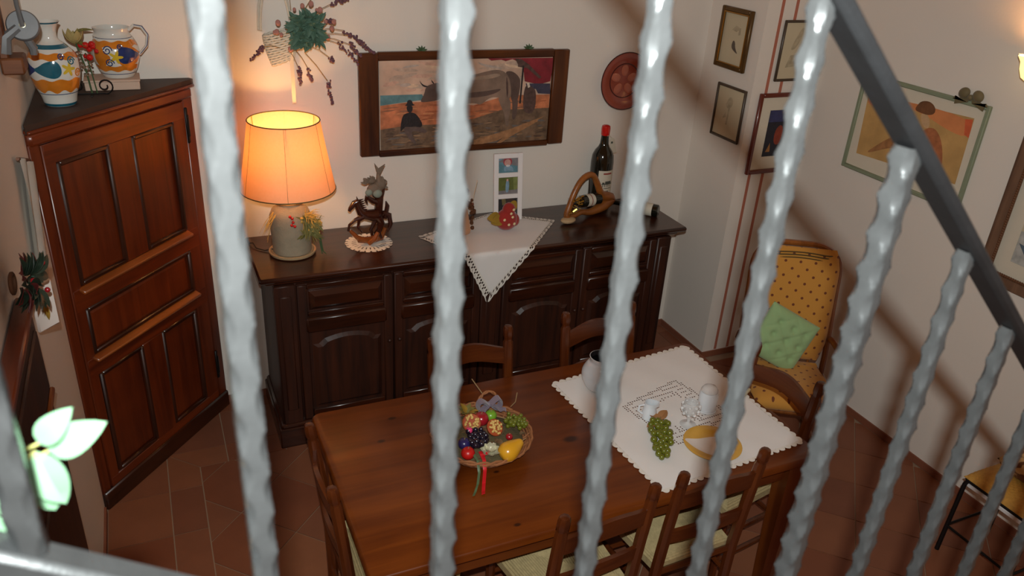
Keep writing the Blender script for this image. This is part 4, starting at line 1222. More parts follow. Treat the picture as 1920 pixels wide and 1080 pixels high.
g = G(); cyl_patch(g, 0.0369, 0, 2*PI, 0.088, 0.094, 0.0003, 26); g.obj('print', M['inkred'], lb)
w2 = wine_bottle('wine_bottle', 'dark wine bottle with white label lying near the right end of the sideboard', (2.705, 3.695, ST+0.0385), Euler((0, math.radians(-90), math.radians(-48))), 0.29, 0.038)
g = G(); cyl_patch(g, 0.0384, 0, 2*PI, 0.035, 0.115, 0.0003, 26); lb = g.obj('label', M['label'], w2)
g = G(); cyl_patch(g, 0.0388, PI-0.5, PI+0.2, 0.085, 0.092, 0.0003, 8); cyl_patch(g, 0.0388, PI-0.5, PI+0.3, 0.062, 0.066, 0.0003, 8); g.obj('print', M['inkred'], lb)

# ------------------------------------------------------------------ majolica on the cupboard
M['majw'] = mat('majolica_white', S(212, 210, 202), rough=0.12, var=0.05, scale=20, coat=0.5)
M['majb'] = mat('majolica_blue', S(34, 54, 104), rough=0.12, var=0.3, scale=40, coat=0.5)
M['majt'] = mat('majolica_teal', S(28, 92, 110), rough=0.12, var=0.3, scale=40, coat=0.5)
M['majo'] = mat('majolica_orange', S(200, 118, 34), rough=0.12, var=0.25, scale=30, coat=0.5)
M['majy'] = mat('majolica_yellow', S(208, 176, 50), rough=0.12, var=0.2, scale=30, coat=0.5)
def prof_r(prof, z):
    for (ra, za), (rb, zb) in zip(prof, prof[1:]):
        if za <= z <= zb and zb > za: return lerp(ra, rb, (z-za)/(zb-za))
    return prof[-1][0]
def decal(parent, nm, prof, ang, z, outline, mt, off=0.0007):
    """a painted motif lying on a turned surface; outline in metres around (ang,z)"""
    g = G()
    cu = sum(q[0] for q in outline)/len(outline); cv_ = sum(q[1] for q in outline)/len(outline)
    r0 = prof_r(prof, z)
    for _ in range(2):
        outline = [q for k in range(len(outline)) for q in ((outline[k-1][0]*.25+outline[k][0]*.75, outline[k-1][1]*.25+outline[k][1]*.75), (outline[k][0]*.75+outline[(k+1) % len(outline)][0]*.25, outline[k][1]*.75+outline[(k+1) % len(outline)][1]*.25))]
    n = len(outline); vs = []; fs = []
    def mp(u, v):
        zz = z+v; r_ = prof_r(prof, zz)+off
        a = ang+u/r0
        return (r_*math.cos(a), r_*math.sin(a), zz)
    vs.append(mp(cu, cv_))
    R_ = 9
    for i in range(1, R_+1):
        t = i/R_
        vs += [mp(cu+(u-cu)*t, cv_+(v-cv_)*t) for u, v in outline]
    fs += [(0, 1+k, 1+(k+1) % n) for k in range(n)]
    for i in range(R_-1):
        fs += [(1+i*n+k, 1+i*n+(k+1) % n, 1+(i+1)*n+(k+1) % n, 1+(i+1)*n+k) for k in range(n)]
    g._add(vs, fs)
    return g.obj(nm, mt, parent)
def band(parent, prof, z0, z1, mt, off=0.0005, wav=0.0, nw=9):
    g = G(); n = 60
    def fn(u, v):
        a = 2*PI*u
        z = lerp(z0, z1, v)+(wav*math.sin(nw*a) if v < 0.5 else wav*0.6*math.sin(nw*a+1))
        r_ = prof_r(prof, z)+off
        return (r_*math.cos(a), r_*math.sin(a), z)
    g.grid(fn, n, 5)
    return g.obj('painted_band', mt, parent)
def dens(prof, n=6):
    out = []
    for i in range(len(prof)-1):
        p0, p1, p2, p3 = prof[max(i-1, 0)], prof[i], prof[i+1], prof[min(i+2, len(prof)-1)]
        for k in range(n):
            t = k/n
            out.append(tuple(0.5*((2*p1[q])+(p2[q]-p0[q])*t+(2*p0[q]-5*p1[q]+4*p2[q]-p3[q])*t*t+(-p0[q]+3*p1[q]-3*p2[q]+p3[q])*t**3) for q in (0, 1)))
    return out+[prof[-1]]
LEAF = [(0.075, 0.0), (0.045, 0.012), (0.020, 0.030), (-0.020, 0.038), (-0.035, 0.022), (-0.040, 0.0), (-0.035, -0.022), (-0.015, -0.036), (0.015, -0.032), (0.045, -0.018)]
FLOW = [((0.020+0.010*math.cos(5*2*PI*k/30))*math.cos(2*PI*k/30), (0.020+0.010*math.cos(5*2*PI*k/30))*math.sin(2*PI*k/30)) for k in range(30)]
def swirl(parent, prof, ang, z, r_, mt):
    g = G(); r0 = prof_r(prof, z); pts = []
    for k in range(22):
        t = k/21; a = t*PI*3.2; q = r_*(1-0.8*t)
        u, v = q*math.cos(a), q*math.sin(a)
        rr = prof_r(prof, z+v)+0.0008
        pts.append((rr*math.cos(ang+u/r0), rr*math.sin(ang+u/r0), z+v))
    g.tube(pts, 0.0024, 6)
    return g.obj('painted_swirl', mt, parent)
# vase
VP = dens([(0.055, 0.0), (0.060, 0.012), (0.066, 0.04), (0.082, 0.085), (0.092, 0.14), (0.086, 0.19), (0.060, 0.225), (0.034, 0.25), (0.030, 0.275), (0.036, 0.300), (0.047, 0.318)])
va = thing('majolica_vase', 'majolica vase with narrow neck and teal leaf at the cupboard front', 'vase', (-0.315, 3.635, 1.829))
g = G(); g.captop = False; g.lathe(VP+[(0.044, 0.319), (0.033, 0.300), (0.027, 0.275), (0.03, 0.25)], 44); g.obj('vase_body', M['majw'], va)
ca = math.atan2(-3.635, 0.315)
band(va, VP, 0.001, 0.012, M['majt']); band(va, VP, 0.050, 0.053, M['majb']); band(va, VP, 0.062, 0.110, M['majo'], wav=0.007); band(va, VP, 0.186, 0.208, M['majo'], wav=0.004); band(va, VP, 0.222, 0.236, M['majt']); band(va, VP, 0.312, 0.318, M['majt'])
decal(va, 'painted_leaf', VP, ca-0.15, 0.150, [(-u*0.95, v*0.95) for u, v in LEAF], M['majt'])
decal(va, 'painted_flower', VP, ca+0.55, 0.150, FLOW, M['majy'], 0.0012)
decal(va, 'painted_leaf', VP, ca+1.7, 0.150, LEAF, M['majb'])
decal(va, 'painted_leaf', VP, ca-1.5, 0.150, LEAF, M['majb'])
swirl(va, VP, ca+0.75, 0.178, 0.018, M['majt']); swirl(va, VP, ca+1.0, 0.130, 0.018, M['majo']); swirl(va, VP, ca+0.35, 0.195, 0.013, M['majb'])
# jug on a box
bxw = thing('wooden_box', 'small pinkish box under the majolica jug on the cupboard', 'box', (-0.125, 3.900, 1.829), 0.0)
M['pinkbox'] = mat('pinkish_box', S(196, 168, 148), rough=0.8, var=0.08)
G().box((0, 0, 0.018), (0.215, 0.135, 0.036), 0.003).obj('body', M['pinkbox'], bxw)
G().box((0, 0, 0.040), (0.221, 0.141, 0.009), 0.002).obj('lid', M['pinkbox'], bxw)
JP = dens([(0.060, 0.0), (0.066, 0.010), (0.080, 0.040), (0.094, 0.085), (0.093, 0.125), (0.078, 0.160), (0.066, 0.178), (0.064, 0.190), (0.069, 0.205)])
jg = thing('majolica_jug', 'round majolica jug with handle and blue leaf on the cupboard', 'jug', (-0.095, 3.915, 1.8745))
g = G(); g.captop = False; g.lathe(JP+[(0.066, 0.206), (0.060, 0.190), (0.062, 0.178), (0.074, 0.158)], 44, wob=lambda a, z: 1+(0.13*max(0, math.cos(a-PI*1.02))**8 if z > 0.17 else 0)); g.obj('jug_body', M['majw'], jg)
ja = math.atan2(-3.915, 0.095)
band(jg, JP, 0.018, 0.021, M['majb']); band(jg, JP, 0.034, 0.056, M['majo'], wav=0.004); band(jg, JP, 0.134, 0.158, M['majo'], wav=0.005); band(jg, JP, 0.166, 0.168, M['majb'])
decal(jg, 'painted_ground', JP, ja+0.55, 0.095, [(q[0]*1.25, q[1]*1.35) for q in LEAF], M['majo'], 0.0006)
decal(jg, 'painted_leaf', JP, ja+0.45, 0.100, LEAF, M['majb'], 0.0011)
decal(jg, 'painted_flower', JP, ja-0.02, 0.095, FLOW, M['majy'], 0.0013)
decal(jg, 'painted_ground', JP, ja-0.75, 0.095, [(q[0]*0.7, q[1]*1.4) for q in LEAF], M['majo'], 0.0006)
swirl(jg, JP, ja-0.35, 0.122, 0.020, M['majb']); swirl(jg, JP, ja-0.32, 0.070, 0.018, M['majb']); swirl(jg, JP, ja+0.2, 0.135, 0.012, M['majb'])
hd_ = [(0.064, -0.02, 0.195), (0.085, -0.025, 0.215), (0.115, -0.03, 0.210), (0.135, -0.03, 0.175), (0.125, -0.03, 0.130), (0.094, -0.025, 0.095)]
G().tube(hd_, [0.010, 0.010, 0.010, 0.010, 0.009, 0.009], 10, flat=0.7).obj('handle', M['majw'], jg)
G().tube([(x+0.003, y-0.008, z+0.003) for x, y, z in hd_], 0.002, 6).obj('handle_line', M['majb'], jg)
# iron candle stand with beads and a dried rose
cs = thing('candle_stand', 'black iron scroll stand with glass beads and a dried rose', 'candle stand', (-0.215, 3.775, 1.829))
def scroll(cx_, cz_, r_, dirn):
    return [(cx_+dirn*r_*(1-0.75*k/24)*math.cos(-PI/2+dirn*0+k/24*PI*2.6), 0, cz_+r_*(1-0.75*k/24)*math.sin(-PI/2+k/24*PI*2.6)) for k in range(25)]
g = G(); g.tube(scroll(-0.042, 0.034, 0.032, -1), 0.0032, 6); g.tube(scroll(0.062, 0.034, 0.034, 1), 0.0032, 6)
g.tube([(-0.042, 0, 0.003), (0.062, 0, 0.003)], 0.0032, 6); g.tube([(0.01, -0.05, 0.003), (0.01, 0.05, 0.003)], 0.0032, 6)
g.obj('scroll_base', M['black_iron'], cs)
g = G(); g.tube([(0.01, 0, 0.003), (0.0, 0, 0.12), (-0.02, 0, 0.22)], 0.004, 6); g.tube([(0.03, 0, 0.003), (0.02, 0, 0.10), (0.01, 0, 0.17)], 0.003, 6)
g.obj('stem', M['dgreen'], cs)
for k in range(26):
    a = rnd(0, 2*PI)
    G().ball((0.0+0.035*math.cos(a)*rnd(.4, 1), 0.03*math.sin(a)-0.01, rnd(0.09, 0.18)), rnd(0.004, 0.007), 8, 6).obj('glass_bead', M['glass'], cs)
g = G()
for k in range(9): g.ball((0.015+rnd(-.025, .04), rnd(-.02, .02)-0.01, 0.185+rnd(-.03, .03)), rnd(.009, .014), 8, 6)
g.obj('red_berries', M['red'], cs)
M['paperrose'] = mat('dried_cream_petal', S(166, 146, 92), rough=0.8, var=0.2)
for k in range(12):
    a = 2*PI*k/6+(k//6)*0.5; rr = 0.030 if k < 6 else 0.016
    G().leaf((-0.022, 0, 0.205), (-0.022+rr*math.cos(a)*1.2, rr*math.sin(a), 0.255-0.008*(k//6)+0.01), 0.036, (-math.cos(a), -math.sin(a), 0.6), -0.4, 6, 0.001).obj('petal', M['paperrose'], cs)
for (a, b2) in (((-0.02, 0, 0.25), (0.055, -0.01, 0.262)), ((-0.02, 0, 0.215), (0.02, -0.03, 0.20))):
    G().leaf(a, b2, 0.026, (0, -0.3, 1), 0.1).obj('leaf', M['olive'], cs)
# ------------------------------------------------------------------ cloth on the dining table
TT = TZ
def table_cloth():
    CL_, CB, CR, CT = (1.460, 2.600), (1.528, 1.808), (2.262, 1.870), (2.246, 2.690)
    root, place, uv = lacecloth('table_runner', 'white scalloped cloth with a crocheted square, on the dining table', CL_, CB, CR, CT, TT, 30)
    ic = Vector((1.885, 2.235)); ax = Vector((0.350, 0.105)); ay = Vector((0.08, -0.315))
    det = ax.x*ay.y-ax.y*ay.x
    N = 126
    g = G(); vs = []; fs = []
    e = 0.022
    for j in range(N+1):
        for i in range(N+1):
            x, y = uv(lerp(e, 1-e, i/N), lerp(e, 1-e, j/N))
            vs.append(place(x, y, 0.0006*math.sin(x*31+y*17)))
    for j in range(N):
        for i in range(N):
            x, y = uv(lerp(e, 1-e, (i+.5)/N), lerp(e, 1-e, (j+.5)/N))
            d = Vector((x, y))-ic
            a = 2*(d.x*ay.y-d.y*ay.x)/det; b = 2*(ax.x*d.y-ax.y*d.x)/det
            mx_ = max(abs(a), abs(b))
            hole = False
            if 0.90 < mx_ < 1.0: hole = (i % 2 == 0 and j % 2 == 0)
            elif 0.64 < mx_ < 0.84: hole = (i % 4 == 0 and j % 2 == 0)
            elif 0.50 < mx_ < 0.60: hole = (i % 2 == 0 and j % 3 == 0)
            if not hole:
                q = j*(N+1)+i
                fs.append((q, q+1, q+N+2, q+N+1))
    g._add(vs, fs)
    g.obj('linen', M['white_cloth'], root)['label'] = 'white linen with an openwork square'
    # scalloped hem
    for sd in (lambda t, k: uv(t, lerp(e, 0, k)), lambda t, k: uv(lerp(1-e, 1, k), t), lambda t, k: uv(1-t, lerp(1-e, 1, k)), lambda t, k: uv(lerp(e, 0, k), 1-t)):
        g = G(); n, per = 22, 8
        vs = []; fs = []
        for i in range(n*per+1):
            t = lerp(e*0.5, 1-e*0.5, i/(n*per)); sc = abs(math.sin(PI*i/per))
            for k in range(3):
                kk = (0, 0.5, 0.45+0.75*sc**0.7)[k]
                vs.append(place(*sd(t, kk), 0.0005*math.sin(i*1.1+k)))
        for i in range(n*per):
            for k in range(2):
                q = i*3+k
                fs.append((q, q+1, q+4, q+3))
        g._add(vs, fs); g.obj('scalloped_hem', M['lace'], root)
table_cloth()
CZ = TT+0.004
M['potdark'] = mat('dark_pot_inside', S(30, 30, 34), rough=0.4)
pt = thing('white_pot', 'round white pot with dark inside at the cloth corner by the sideboard', 'pot', (1.652, 2.500, CZ))
PP = dens([(0.045, 0.0), (0.060, 0.008), (0.080, 0.050), (0.082, 0.085), (0.066, 0.120), (0.052, 0.138), (0.056, 0.158)])
g = G(); g.captop = False; g.lathe(PP+[(0.053, 0.159)], 40); g.obj('pot_body', M['porcelain'], pt)
g = G(); g.captop = False; g.lathe([(0.0, 0.02), (0.05, 0.03), (0.074, 0.06), (0.076, 0.085), (0.062, 0.118), (0.048, 0.138), (0.0535, 0.158)], 40); g.obj('pot_inside', M['potdark'], pt)
G().tube([(0.06, 0.03, 0.13), (0.105, 0.05, 0.125), (0.11, 0.055, 0.08), (0.078, 0.04, 0.05)], 0.008, 8).obj('handle', M['porcelain'], pt)
# creamer
cj = thing('creamer_jug', 'little white porcelain creamer beside the grapes', 'jug', (1.737, 2.228, CZ), -0.4)
JC = dens([(0.026, 0.0), (0.029, 0.004), (0.030, 0.030), (0.026, 0.060), (0.026, 0.078)])
g = G(); g.captop = False; g.lathe(JC+[(0.0235, 0.078), (0.0235, 0.06), (0.026, 0.03), (0.0, 0.008)], 28, wob=lambda a, z: 1+(0.5*max(0, math.cos(a))**6 if z > 0.06 else 0)); g.obj('jug_body', M['porcelain'], cj)
G().tube([(-0.025, 0, 0.065), (-0.045, 0, 0.060), (-0.048, 0, 0.035), (-0.028, 0, 0.020)], 0.0045, 8).obj('handle', M['porcelain'], cj)
# cut glass goblet
M['cutglass'] = glass('cut_crystal', rough=0.03)
M['cutglass'].node_tree.nodes['Principled BSDF'].inputs['Transmission Weight'].default_value = 0.6
gb = thing('glass_goblet', 'cut glass goblet standing between the creamer and the glass dome', 'goblet', (1.868, 2.132, CZ))
g = G(); g.captop = False
g.lathe([(0.0, 0.0), (0.033, 0.0), (0.034, 0.003), (0.012, 0.008), (0.006, 0.014), (0.006, 0.030)], 32); g.obj('foot', M['cutglass'], gb)
G().ball((0, 0, 0.037), 0.010, 12, 8).obj('stem_knop', M['cutglass'], gb)
g = G(); g.captop = False
g.lathe([(0.006, 0.044), (0.022, 0.052), (0.032, 0.070), (0.034, 0.090), (0.031, 0.112), (0.029, 0.112), (0.031, 0.090), (0.029, 0.072), (0.018, 0.058), (0.0, 0.054)], 24, wob=lambda a, z: 1+0.03*math.sin(8*a)*(1 if z > 0.05 else 0)); g.obj('cut_bowl', M['cutglass'], gb)
g = G()
for k in range(3):
    for j in range(8):
        a = 2*PI*(j+0.5*k)/8; r_ = (0.031, 0.036, 0.034)[k]
        g.ball((r_*math.cos(a), r_*math.sin(a), 0.064+0.018*k), 0.0075, 8, 6)
g.obj('cut_bosses', M['cutglass'], gb)
# glass dome over white candle
dm = thing('domed_jar', 'white jar with domed clear glass lid behind the goblet', 'jar', (2.010, 2.200, CZ))
G().lathe([(0.0, 0.0), (0.043, 0.0), (0.045, 0.004), (0.043, 0.008), (0.0, 0.008)], 32).obj('base', M['porcelain'], dm)
G().lathe([(0.0, 0.0085), (0.040, 0.0085), (0.0405, 0.078), (0.036, 0.092), (0.0, 0.094)], 32).obj('jar_body', M['porcelain'], dm)
g = G(); g.captop = False; g.lathe([(0.037, 0.0945), (0.036, 0.100), (0.027, 0.113), (0.010, 0.120), (0.0, 0.121)], 32); g.obj('glass_lid', M['cutglass'], dm)
# grapes
M['grapeg'] = mat('green_grape', S(98, 102, 28), rough=0.18, var=0.25, scale=60, coat=0.4)
M['grapeb'] = mat('black_grape', S(26, 20, 34), rough=0.15, var=0.2, coat=0.5)
M['leafbrown'] = mat('dry_vine_leaf', S(150, 104, 62), rough=0.8, var=0.2)
def bunch(name, label, loc, rz, n, L_, W_, r_, mt, leafm, stacked=0.5):
    t = thing(name, label, 'grapes', loc, rz)
    first = None
    pts = []
    tries = 0
    while len(pts) < n and tries < 6000:
        tries += 1
        u = rnd(0, 1); w = W_*(0.30+0.7*math.sin(PI*min(1, u*0.75+0.25)))
        p_ = Vector((rnd(-w, w), -u*L_, r_+rnd(0, 1)*W_*stacked*(1-0.5*u)))
        if all((p_-q).length > r_*1.45 for q in pts): pts.append(p_)
    for p_ in pts:
        if first is None:
            first = G().ball((0, 0, 0), r_, 12, 8).obj('grape', mt, t); o = first
        else:
            o = first.copy(); C.objects.link(o)
        o.location = p_; k = rnd(0.88, 1.1); o.scale = (k, k, k*1.05)
    G().tube([(0, -0.03, r_*2), (0.002, 0.01, r_*2.2), (0.006, 0.045, r_*2)], [0.002, 0.0025, 0.002], 6).obj('stem', M['stem'], t)
    for (a, b2) in leafm:
        G().leaf(a, b2, 0.04, (0, 0, 1), 0.15).obj('leaf', M['leafbrown'], t)
    return t
bunch('grape_bunch', 'bunch of green grapes lying on the white cloth', (1.748, 2.165, CZ), -0.52, 40, 0.225, 0.042, 0.0135, M['grapeg'], [((0, 0.0, 0.02), (-0.045, 0.035, 0.03)), ((0.0, 0.01, 0.02), (0.030, 0.060, 0.04)), ((-0.01, -0.02, 0.02), (-0.055, -0.04, 0.015))])
# yellow petalled plate
M['yellow'] = mat('yellow_glaze', S(206, 158, 62), rough=0.2, var=0.1, coat=0.4)
M['plwhite'] = mat('white_glaze', S(222, 212, 204), rough=0.2, var=0.03, coat=0.3)
def spl2(P_):
    for _ in range(2):
        P_ = [q for k in range(len(P_)) for q in ((P_[k-1][0]*.2+P_[k][0]*.8, P_[k-1][1]*.2+P_[k][1]*.8), (P_[k][0]*.8+P_[(k+1) % len(P_)][0]*.2, P_[k][1]*.8+P_[(k+1) % len(P_)][1]*.2))]
    return P_
yp = thing('yellow_plate', 'round yellow plate with a white leaf motif on the cloth', 'plate', (1.873, 1.975, CZ), 0.35)
PLP = [(0.055, 0.0), (0.060, 0.003), (0.088, 0.008), (0.112, 0.016), (0.116, 0.019)]
G().lathe(PLP+[(0.112, 0.020), (0.085, 0.013), (0.055, 0.007), (0.0, 0.006)], 44).obj('dish', M['yellow'], yp)
def plz(r_): return 0.0072 if r_ < 0.055 else 0.0072+0.0133*((r_-0.055)/0.06)**1.25
g = G()
W3 = [(1.774, 2.040), (1.845, 2.028), (1.915, 2.020), (1.962, 1.985), (1.955, 1.940), (1.915, 1.890), (1.865, 1.884), (1.820, 1.930), (1.790, 1.985)]
W3 = [((x-1.873)*math.cos(0.35)+(y-1.975)*math.sin(0.35), -(x-1.873)*math.sin(0.35)+(y-1.975)*math.cos(0.35)) for x, y in W3]
W3 = spl2(W3)
n = len(W3); vs = [(0, 0, plz(0))]; fs = [(0, 1+k, 1+(k+1) % n) for k in range(n)]
for i in range(1, 9):
    for u, v in W3:
        u2_, v2_ = u*i/8, v*i/8
        r_ = math.hypot(u2_, v2_); q = min(1.0, 0.113/max(r_, 1e-6))
        vs.append((u2_*q, v2_*q, plz(min(r_, 0.113))+0.0006))
for i in range(7):
    fs += [(1+i*n+k, 1+i*n+(k+1) % n, 1+(i+1)*n+(k+1) % n, 1+(i+1)*n+k) for k in range(n)]
g._add(vs, fs)
g.obj('white_leaf_motif', M['plwhite'], yp)
# cream honey dipper end
hn = thing('cream_candle', 'short cream taper candle lying at the armchair end of the cloth', 'candle', (2.235, 2.225, CZ+0.009), 0.5)
M['cream'] = mat('cream_wax', S(220, 206, 160), rough=0.5)
G().tube([(-0.045, 0, 0), (0.05, 0, 0.0), (0.058, 0, 0.0)], [0.0085, 0.0075, 0.003], 12).obj('wax', M['cream'], hn)
G().tube([(0.056, 0, 0), (0.066, 0, 0.002)], 0.0012, 5).obj('wick', M['cord'], hn)

# ------------------------------------------------------------------ fruit basket on the table
M['wicker'] = mat('brown_wicker', S(146, 92, 54), rough=0.75, var=0.25, scale=60)
fb = thing('fruit_basket', 'low round wicker basket holding fruit on the dining table', 'basket', (1.005, 2.285, TT+0.001))
g = G()
for i in range(8):
    t = i/7
    rr = lerp(0.125, 0.188, t**0.8)
    n = 40
    g.tube([(rr*(1+0.012*((k+i) % 2))*math.cos(2*PI*k/n), rr*(1+0.012*((k+i) % 2))*math.sin(2*PI*k/n), 0.006+0.058*t) for k in range(n)], 0.0048, 5, closed=True)
g.obj('woven_wall', M['wicker'], fb)
g = G()
for k in range(20):
    a = 2*PI*k/20
    g.tube([(0.12*math.cos(a), 0.12*math.sin(a), 0.004), (0.158*math.cos(a), 0.158*math.sin(a), 0.034), (0.188*math.cos(a), 0.188*math.sin(a), 0.068)], 0.0035, 5)
g.obj('stakes', M['wicker'], fb)
g = G(); n = 60
for ph in (0, PI):
    g.tube([((0.190+0.006*math.cos(12*2*PI*k/n+ph))*math.cos(2*PI*k/n), (0.190+0.006*math.cos(12*2*PI*k/n+ph))*math.sin(2*PI*k/n), 0.070+0.006*math.sin(12*2*PI*k/n+ph)) for k in range(n)], 0.005, 6, closed=True)
g.obj('braided_rim', M['wicker'], fb)
G().lathe([(0.0, 0.001), (0.125, 0.001), (0.128, 0.006), (0.0, 0.008)], 36).obj('basket_floor', M['wicker'], fb)
for ph in (0, PI):
    G().tube([(0.085+0.045*math.cos(PI*k/20)+0.004*math.cos(k+ph), 0.15+0.004*math.sin(k+ph), 0.068+0.075*math.sin(PI*k/20)) for k in range(21)], 0.0045, 6).obj('handle', M['wicker'], fb)
G().tube([(0.05, 0.24, 0.155), (0.075, 0.17, 0.115)], 0.0022, 5).obj('twig', M['stem'], fb)
G().tube([(0.165, 0.10, 0.085), (0.195, 0.12, 0.088), (0.215, 0.15, 0.11)], 0.002, 5).obj('twig', M['stem'], fb)
M['drybrown'] = mat('dry_brown_leaf', S(104, 78, 50), rough=0.85, var=0.45, scale=30)
# dried filler so the fruit rests on something
M['filler'] = mat('dried_moss', S(88, 76, 48), rough=0.95, var=0.35, scale=40, bump=0.4, bscale=80)
G().lathe([(0.0, 0.008), (0.120, 0.010), (0.165, 0.040), (0.150, 0.052), (0.08, 0.062), (0.0, 0.066)], 30, wob=lambda a, z: 1+0.03*math.sin(7*a)).obj('moss_filling', M['filler'], fb)
g = G()
for k in range(70):
    a = rnd(0, 2*PI); q = 0.15*math.sqrt(rnd(0, 1)); p0 = Vector((q*math.cos(a), q*math.sin(a), 0.060-0.02*(q/0.15)**2))
    b_ = rnd(0, 2*PI)
    g.leaf(p0, p0+Vector((0.034*math.cos(b_), 0.034*math.sin(b_), rnd(0.0, 0.018))), 0.018, (0, 0, 1), 0.3)
tag(g.obj('dried_leaves', M['drybrown'], fb), kind='stuff')
FZ = TT+0.060
M['pomh'] = mat('gold_seed_cluster', S(216, 178, 104), rough=0.5, var=0.3, scale=150, bump=0.6, bscale=180)
M['pomskin'] = mat('pomegranate_skin', S(166, 74, 40), rough=0.4, var=0.2)
def cut_fruit(label, loc, r_, rot):
    t = thing('cut_pomegranate', label, 'fruit', loc, rot=rot, group='fruit in the basket')
    G().lathe([(0.0, -r_), (r_*0.6, -r_*0.8), (r_*0.95, -r_*0.3), (r_, 0.0), (r_*0.9, 0.004), (0.0, 0.004)], 20).obj('rind', M['pomskin'], t)
    g = G()
    for k in range(34):
        a = rnd(0, 2*PI); q = r_*0.8*math.sqrt(rnd(0, 1))
        g.ball((q*math.cos(a), q*math.sin(a), 0.005+0.010*(1-q/r_)), r_*0.16, 7, 5)
    g.obj('seeds', M['pomh'], t)
cut_fruit('gold-seeded half fruit in the basket, the upper left of two', (0.975, 2.315, FZ+0.042), 0.037, Euler((0.75, -0.1, 0)))
cut_fruit('gold-seeded half fruit in the basket, right of the black grapes', (1.050, 2.262, FZ+0.040), 0.034, Euler((0.7, 0.25, 0)))
bunch('grape_bunch', 'bunch of black grapes in the middle of the fruit basket', (0.975, 2.258, FZ+0.018), -0.35, 34, 0.085, 0.036, 0.0105, M['grapeb'], [], 0.8)
bunch('grape_bunch', 'small bunch of green grapes in the fruit basket', (1.120, 2.310, FZ+0.010), 0.9, 38, 0.085, 0.036, 0.0088, M['grapeg'], [], 0.7)
M['pear'] = mat('yellow_pear', S(208, 150, 34), rough=0.25, var=0.15, scale=12, coat=0.4)
pr = thing('pear', 'yellow pear lying at the front of the fruit basket', 'fruit', (1.050, 2.125, FZ+0.030), rot=Euler((0.15, 1.15, 0.35)), group='fruit in the basket')
G().lathe(dens([(0.0, -0.040), (0.026, -0.035), (0.038, -0.012), (0.034, 0.014), (0.022, 0.040), (0.014, 0.056), (0.006, 0.062), (0.0, 0.063)], 3), 24).obj('flesh', M['pear'], pr)
G().tube([(0, 0, 0.060), (0.003, 0, 0.078)], 0.002, 6).obj('stem', M['stem'], pr)
def round_fruit(name, label, loc, r_, mt, sc=(1, 1, 0.92)):
    t = thing(name, label, 'fruit', loc, group='fruit in the basket')
    pr_ = [(r_*math.sin(PI*k/12)*(1 if 0 < k < 12 else 0), -r_*sc[2]*math.cos(PI*k/12)-(0.12*r_ if k >= 11 else 0)*(k-10)*0.6) for k in range(13)]
    G().lathe(pr_, 20).obj('flesh', mt, t)
    G().tube([(0, 0, r_*0.72), (0.003, 0.002, r_*1.05)], 0.0016, 5).obj('stem', M['stem'], t)
M['apple'] = mat('red_apple', S(150, 24, 34), rough=0.25, var=0.2, coat=0.4)
M['lime'] = mat('green_lime', S(112, 160, 44), rough=0.3, var=0.15)
M['orangef'] = mat('orange_peel', S(220, 104, 28), rough=0.4, var=0.12, bump=0.2, bscale=200)
M['plum'] = mat('blue_plum', S(42, 38, 92), rough=0.3, var=0.2, coat=0.3)
M['pinkf'] = mat('pink_berry', S(214, 62, 112), rough=0.3, var=0.1)
M['fig'] = mat('dark_fig', S(46, 34, 44), rough=0.5, var=0.3)
round_fruit('apple', 'red apple behind the half fruits in the basket', (1.024, 2.338, FZ+0.034), 0.030, M['apple'])
round_fruit('lime', 'green lime at the back of the fruit basket', (1.070, 2.352, FZ+0.030), 0.024, M['lime'])
round_fruit('orange', 'orange at the left rim of the fruit basket', (0.850, 2.300, FZ+0.022), 0.034, M['orangef'])
round_fruit('plum', 'blue plum left of the black grapes in the basket', (0.910, 2.225, FZ+0.026), 0.024, M['plum'])
round_fruit('berry', 'pink berry above the plum in the fruit basket', (0.942, 2.258, FZ+0.056), 0.013, M['pinkf'])
round_fruit('pepper', 'red pepper at the front left of the fruit basket', (0.905, 2.172, FZ+0.022), 0.026, M['red'])
round_fruit('fig', 'dark fig at the back left of the fruit basket', (0.872, 2.395, FZ+0.022), 0.028, M['fig'])
round_fruit('fig', 'dark fig against the left back rim of the basket', (0.850, 2.352, FZ+0.026), 0.020, M['fig'])
round_fruit('cherry', 'small red cherry right of the black grapes in the basket', (1.085, 2.205, FZ+0.028), 0.014, M['apple'])
M['silver'] = mat('silver_foil', S(206, 202, 176), rough=0.3, metal=0.5, var=0.12, scale=40)
sf = thing('foil_flower', 'silvery foil flower at the front of the fruit basket', 'ornament', (0.985, 2.155, FZ+0.026))
for k in range(14):
    a = 2*PI*k/7+(k//7)*0.45; l_ = 0.040 if k < 7 else 0.026
    G().leaf((0, 0, 0.0), (l_*math.cos(a), l_*math.sin(a)-0.008, 0.012+0.014*(k//7)), 0.026, (0.2*math.cos(a), -0.5, 1), -0.3).obj('petal', M['silver'], sf)
M['mauve'] = mat('mauve_ribbon', S(122, 108, 122), rough=0.6, var=0.12, sheen=0.3)
rb = thing('ribbon_bow', 'mauve ribbon bow by the handle of the fruit basket', 'bow', (1.080, 2.400, FZ+0.030))
for s in (-1, 1):
    for q in (0, 1):
        G().grid(lambda u, v, s=s, q=q: (s*0.045*math.sin(PI*u)+0.004*s, -0.01*q+0.018*(v-0.5)*2, 0.015+0.026*math.sin(2*PI*u)*0.9+0.012*q), 14, 3).obj('loop', M['mauve'], rb)
    G().grid(lambda u, v, s=s: (s*(0.01+0.045*u)+0.010*(v-.5), -0.02-0.03*u+0.012*(v-0.5)*2, 0.020-0.012*u+0.006*math.sin(9*u)), 10, 2).obj('tail', M['mauve'], rb)
G().ball((0, 0, 0.018), 0.012, 10, 8).obj('knot', M['mauve'], rb)
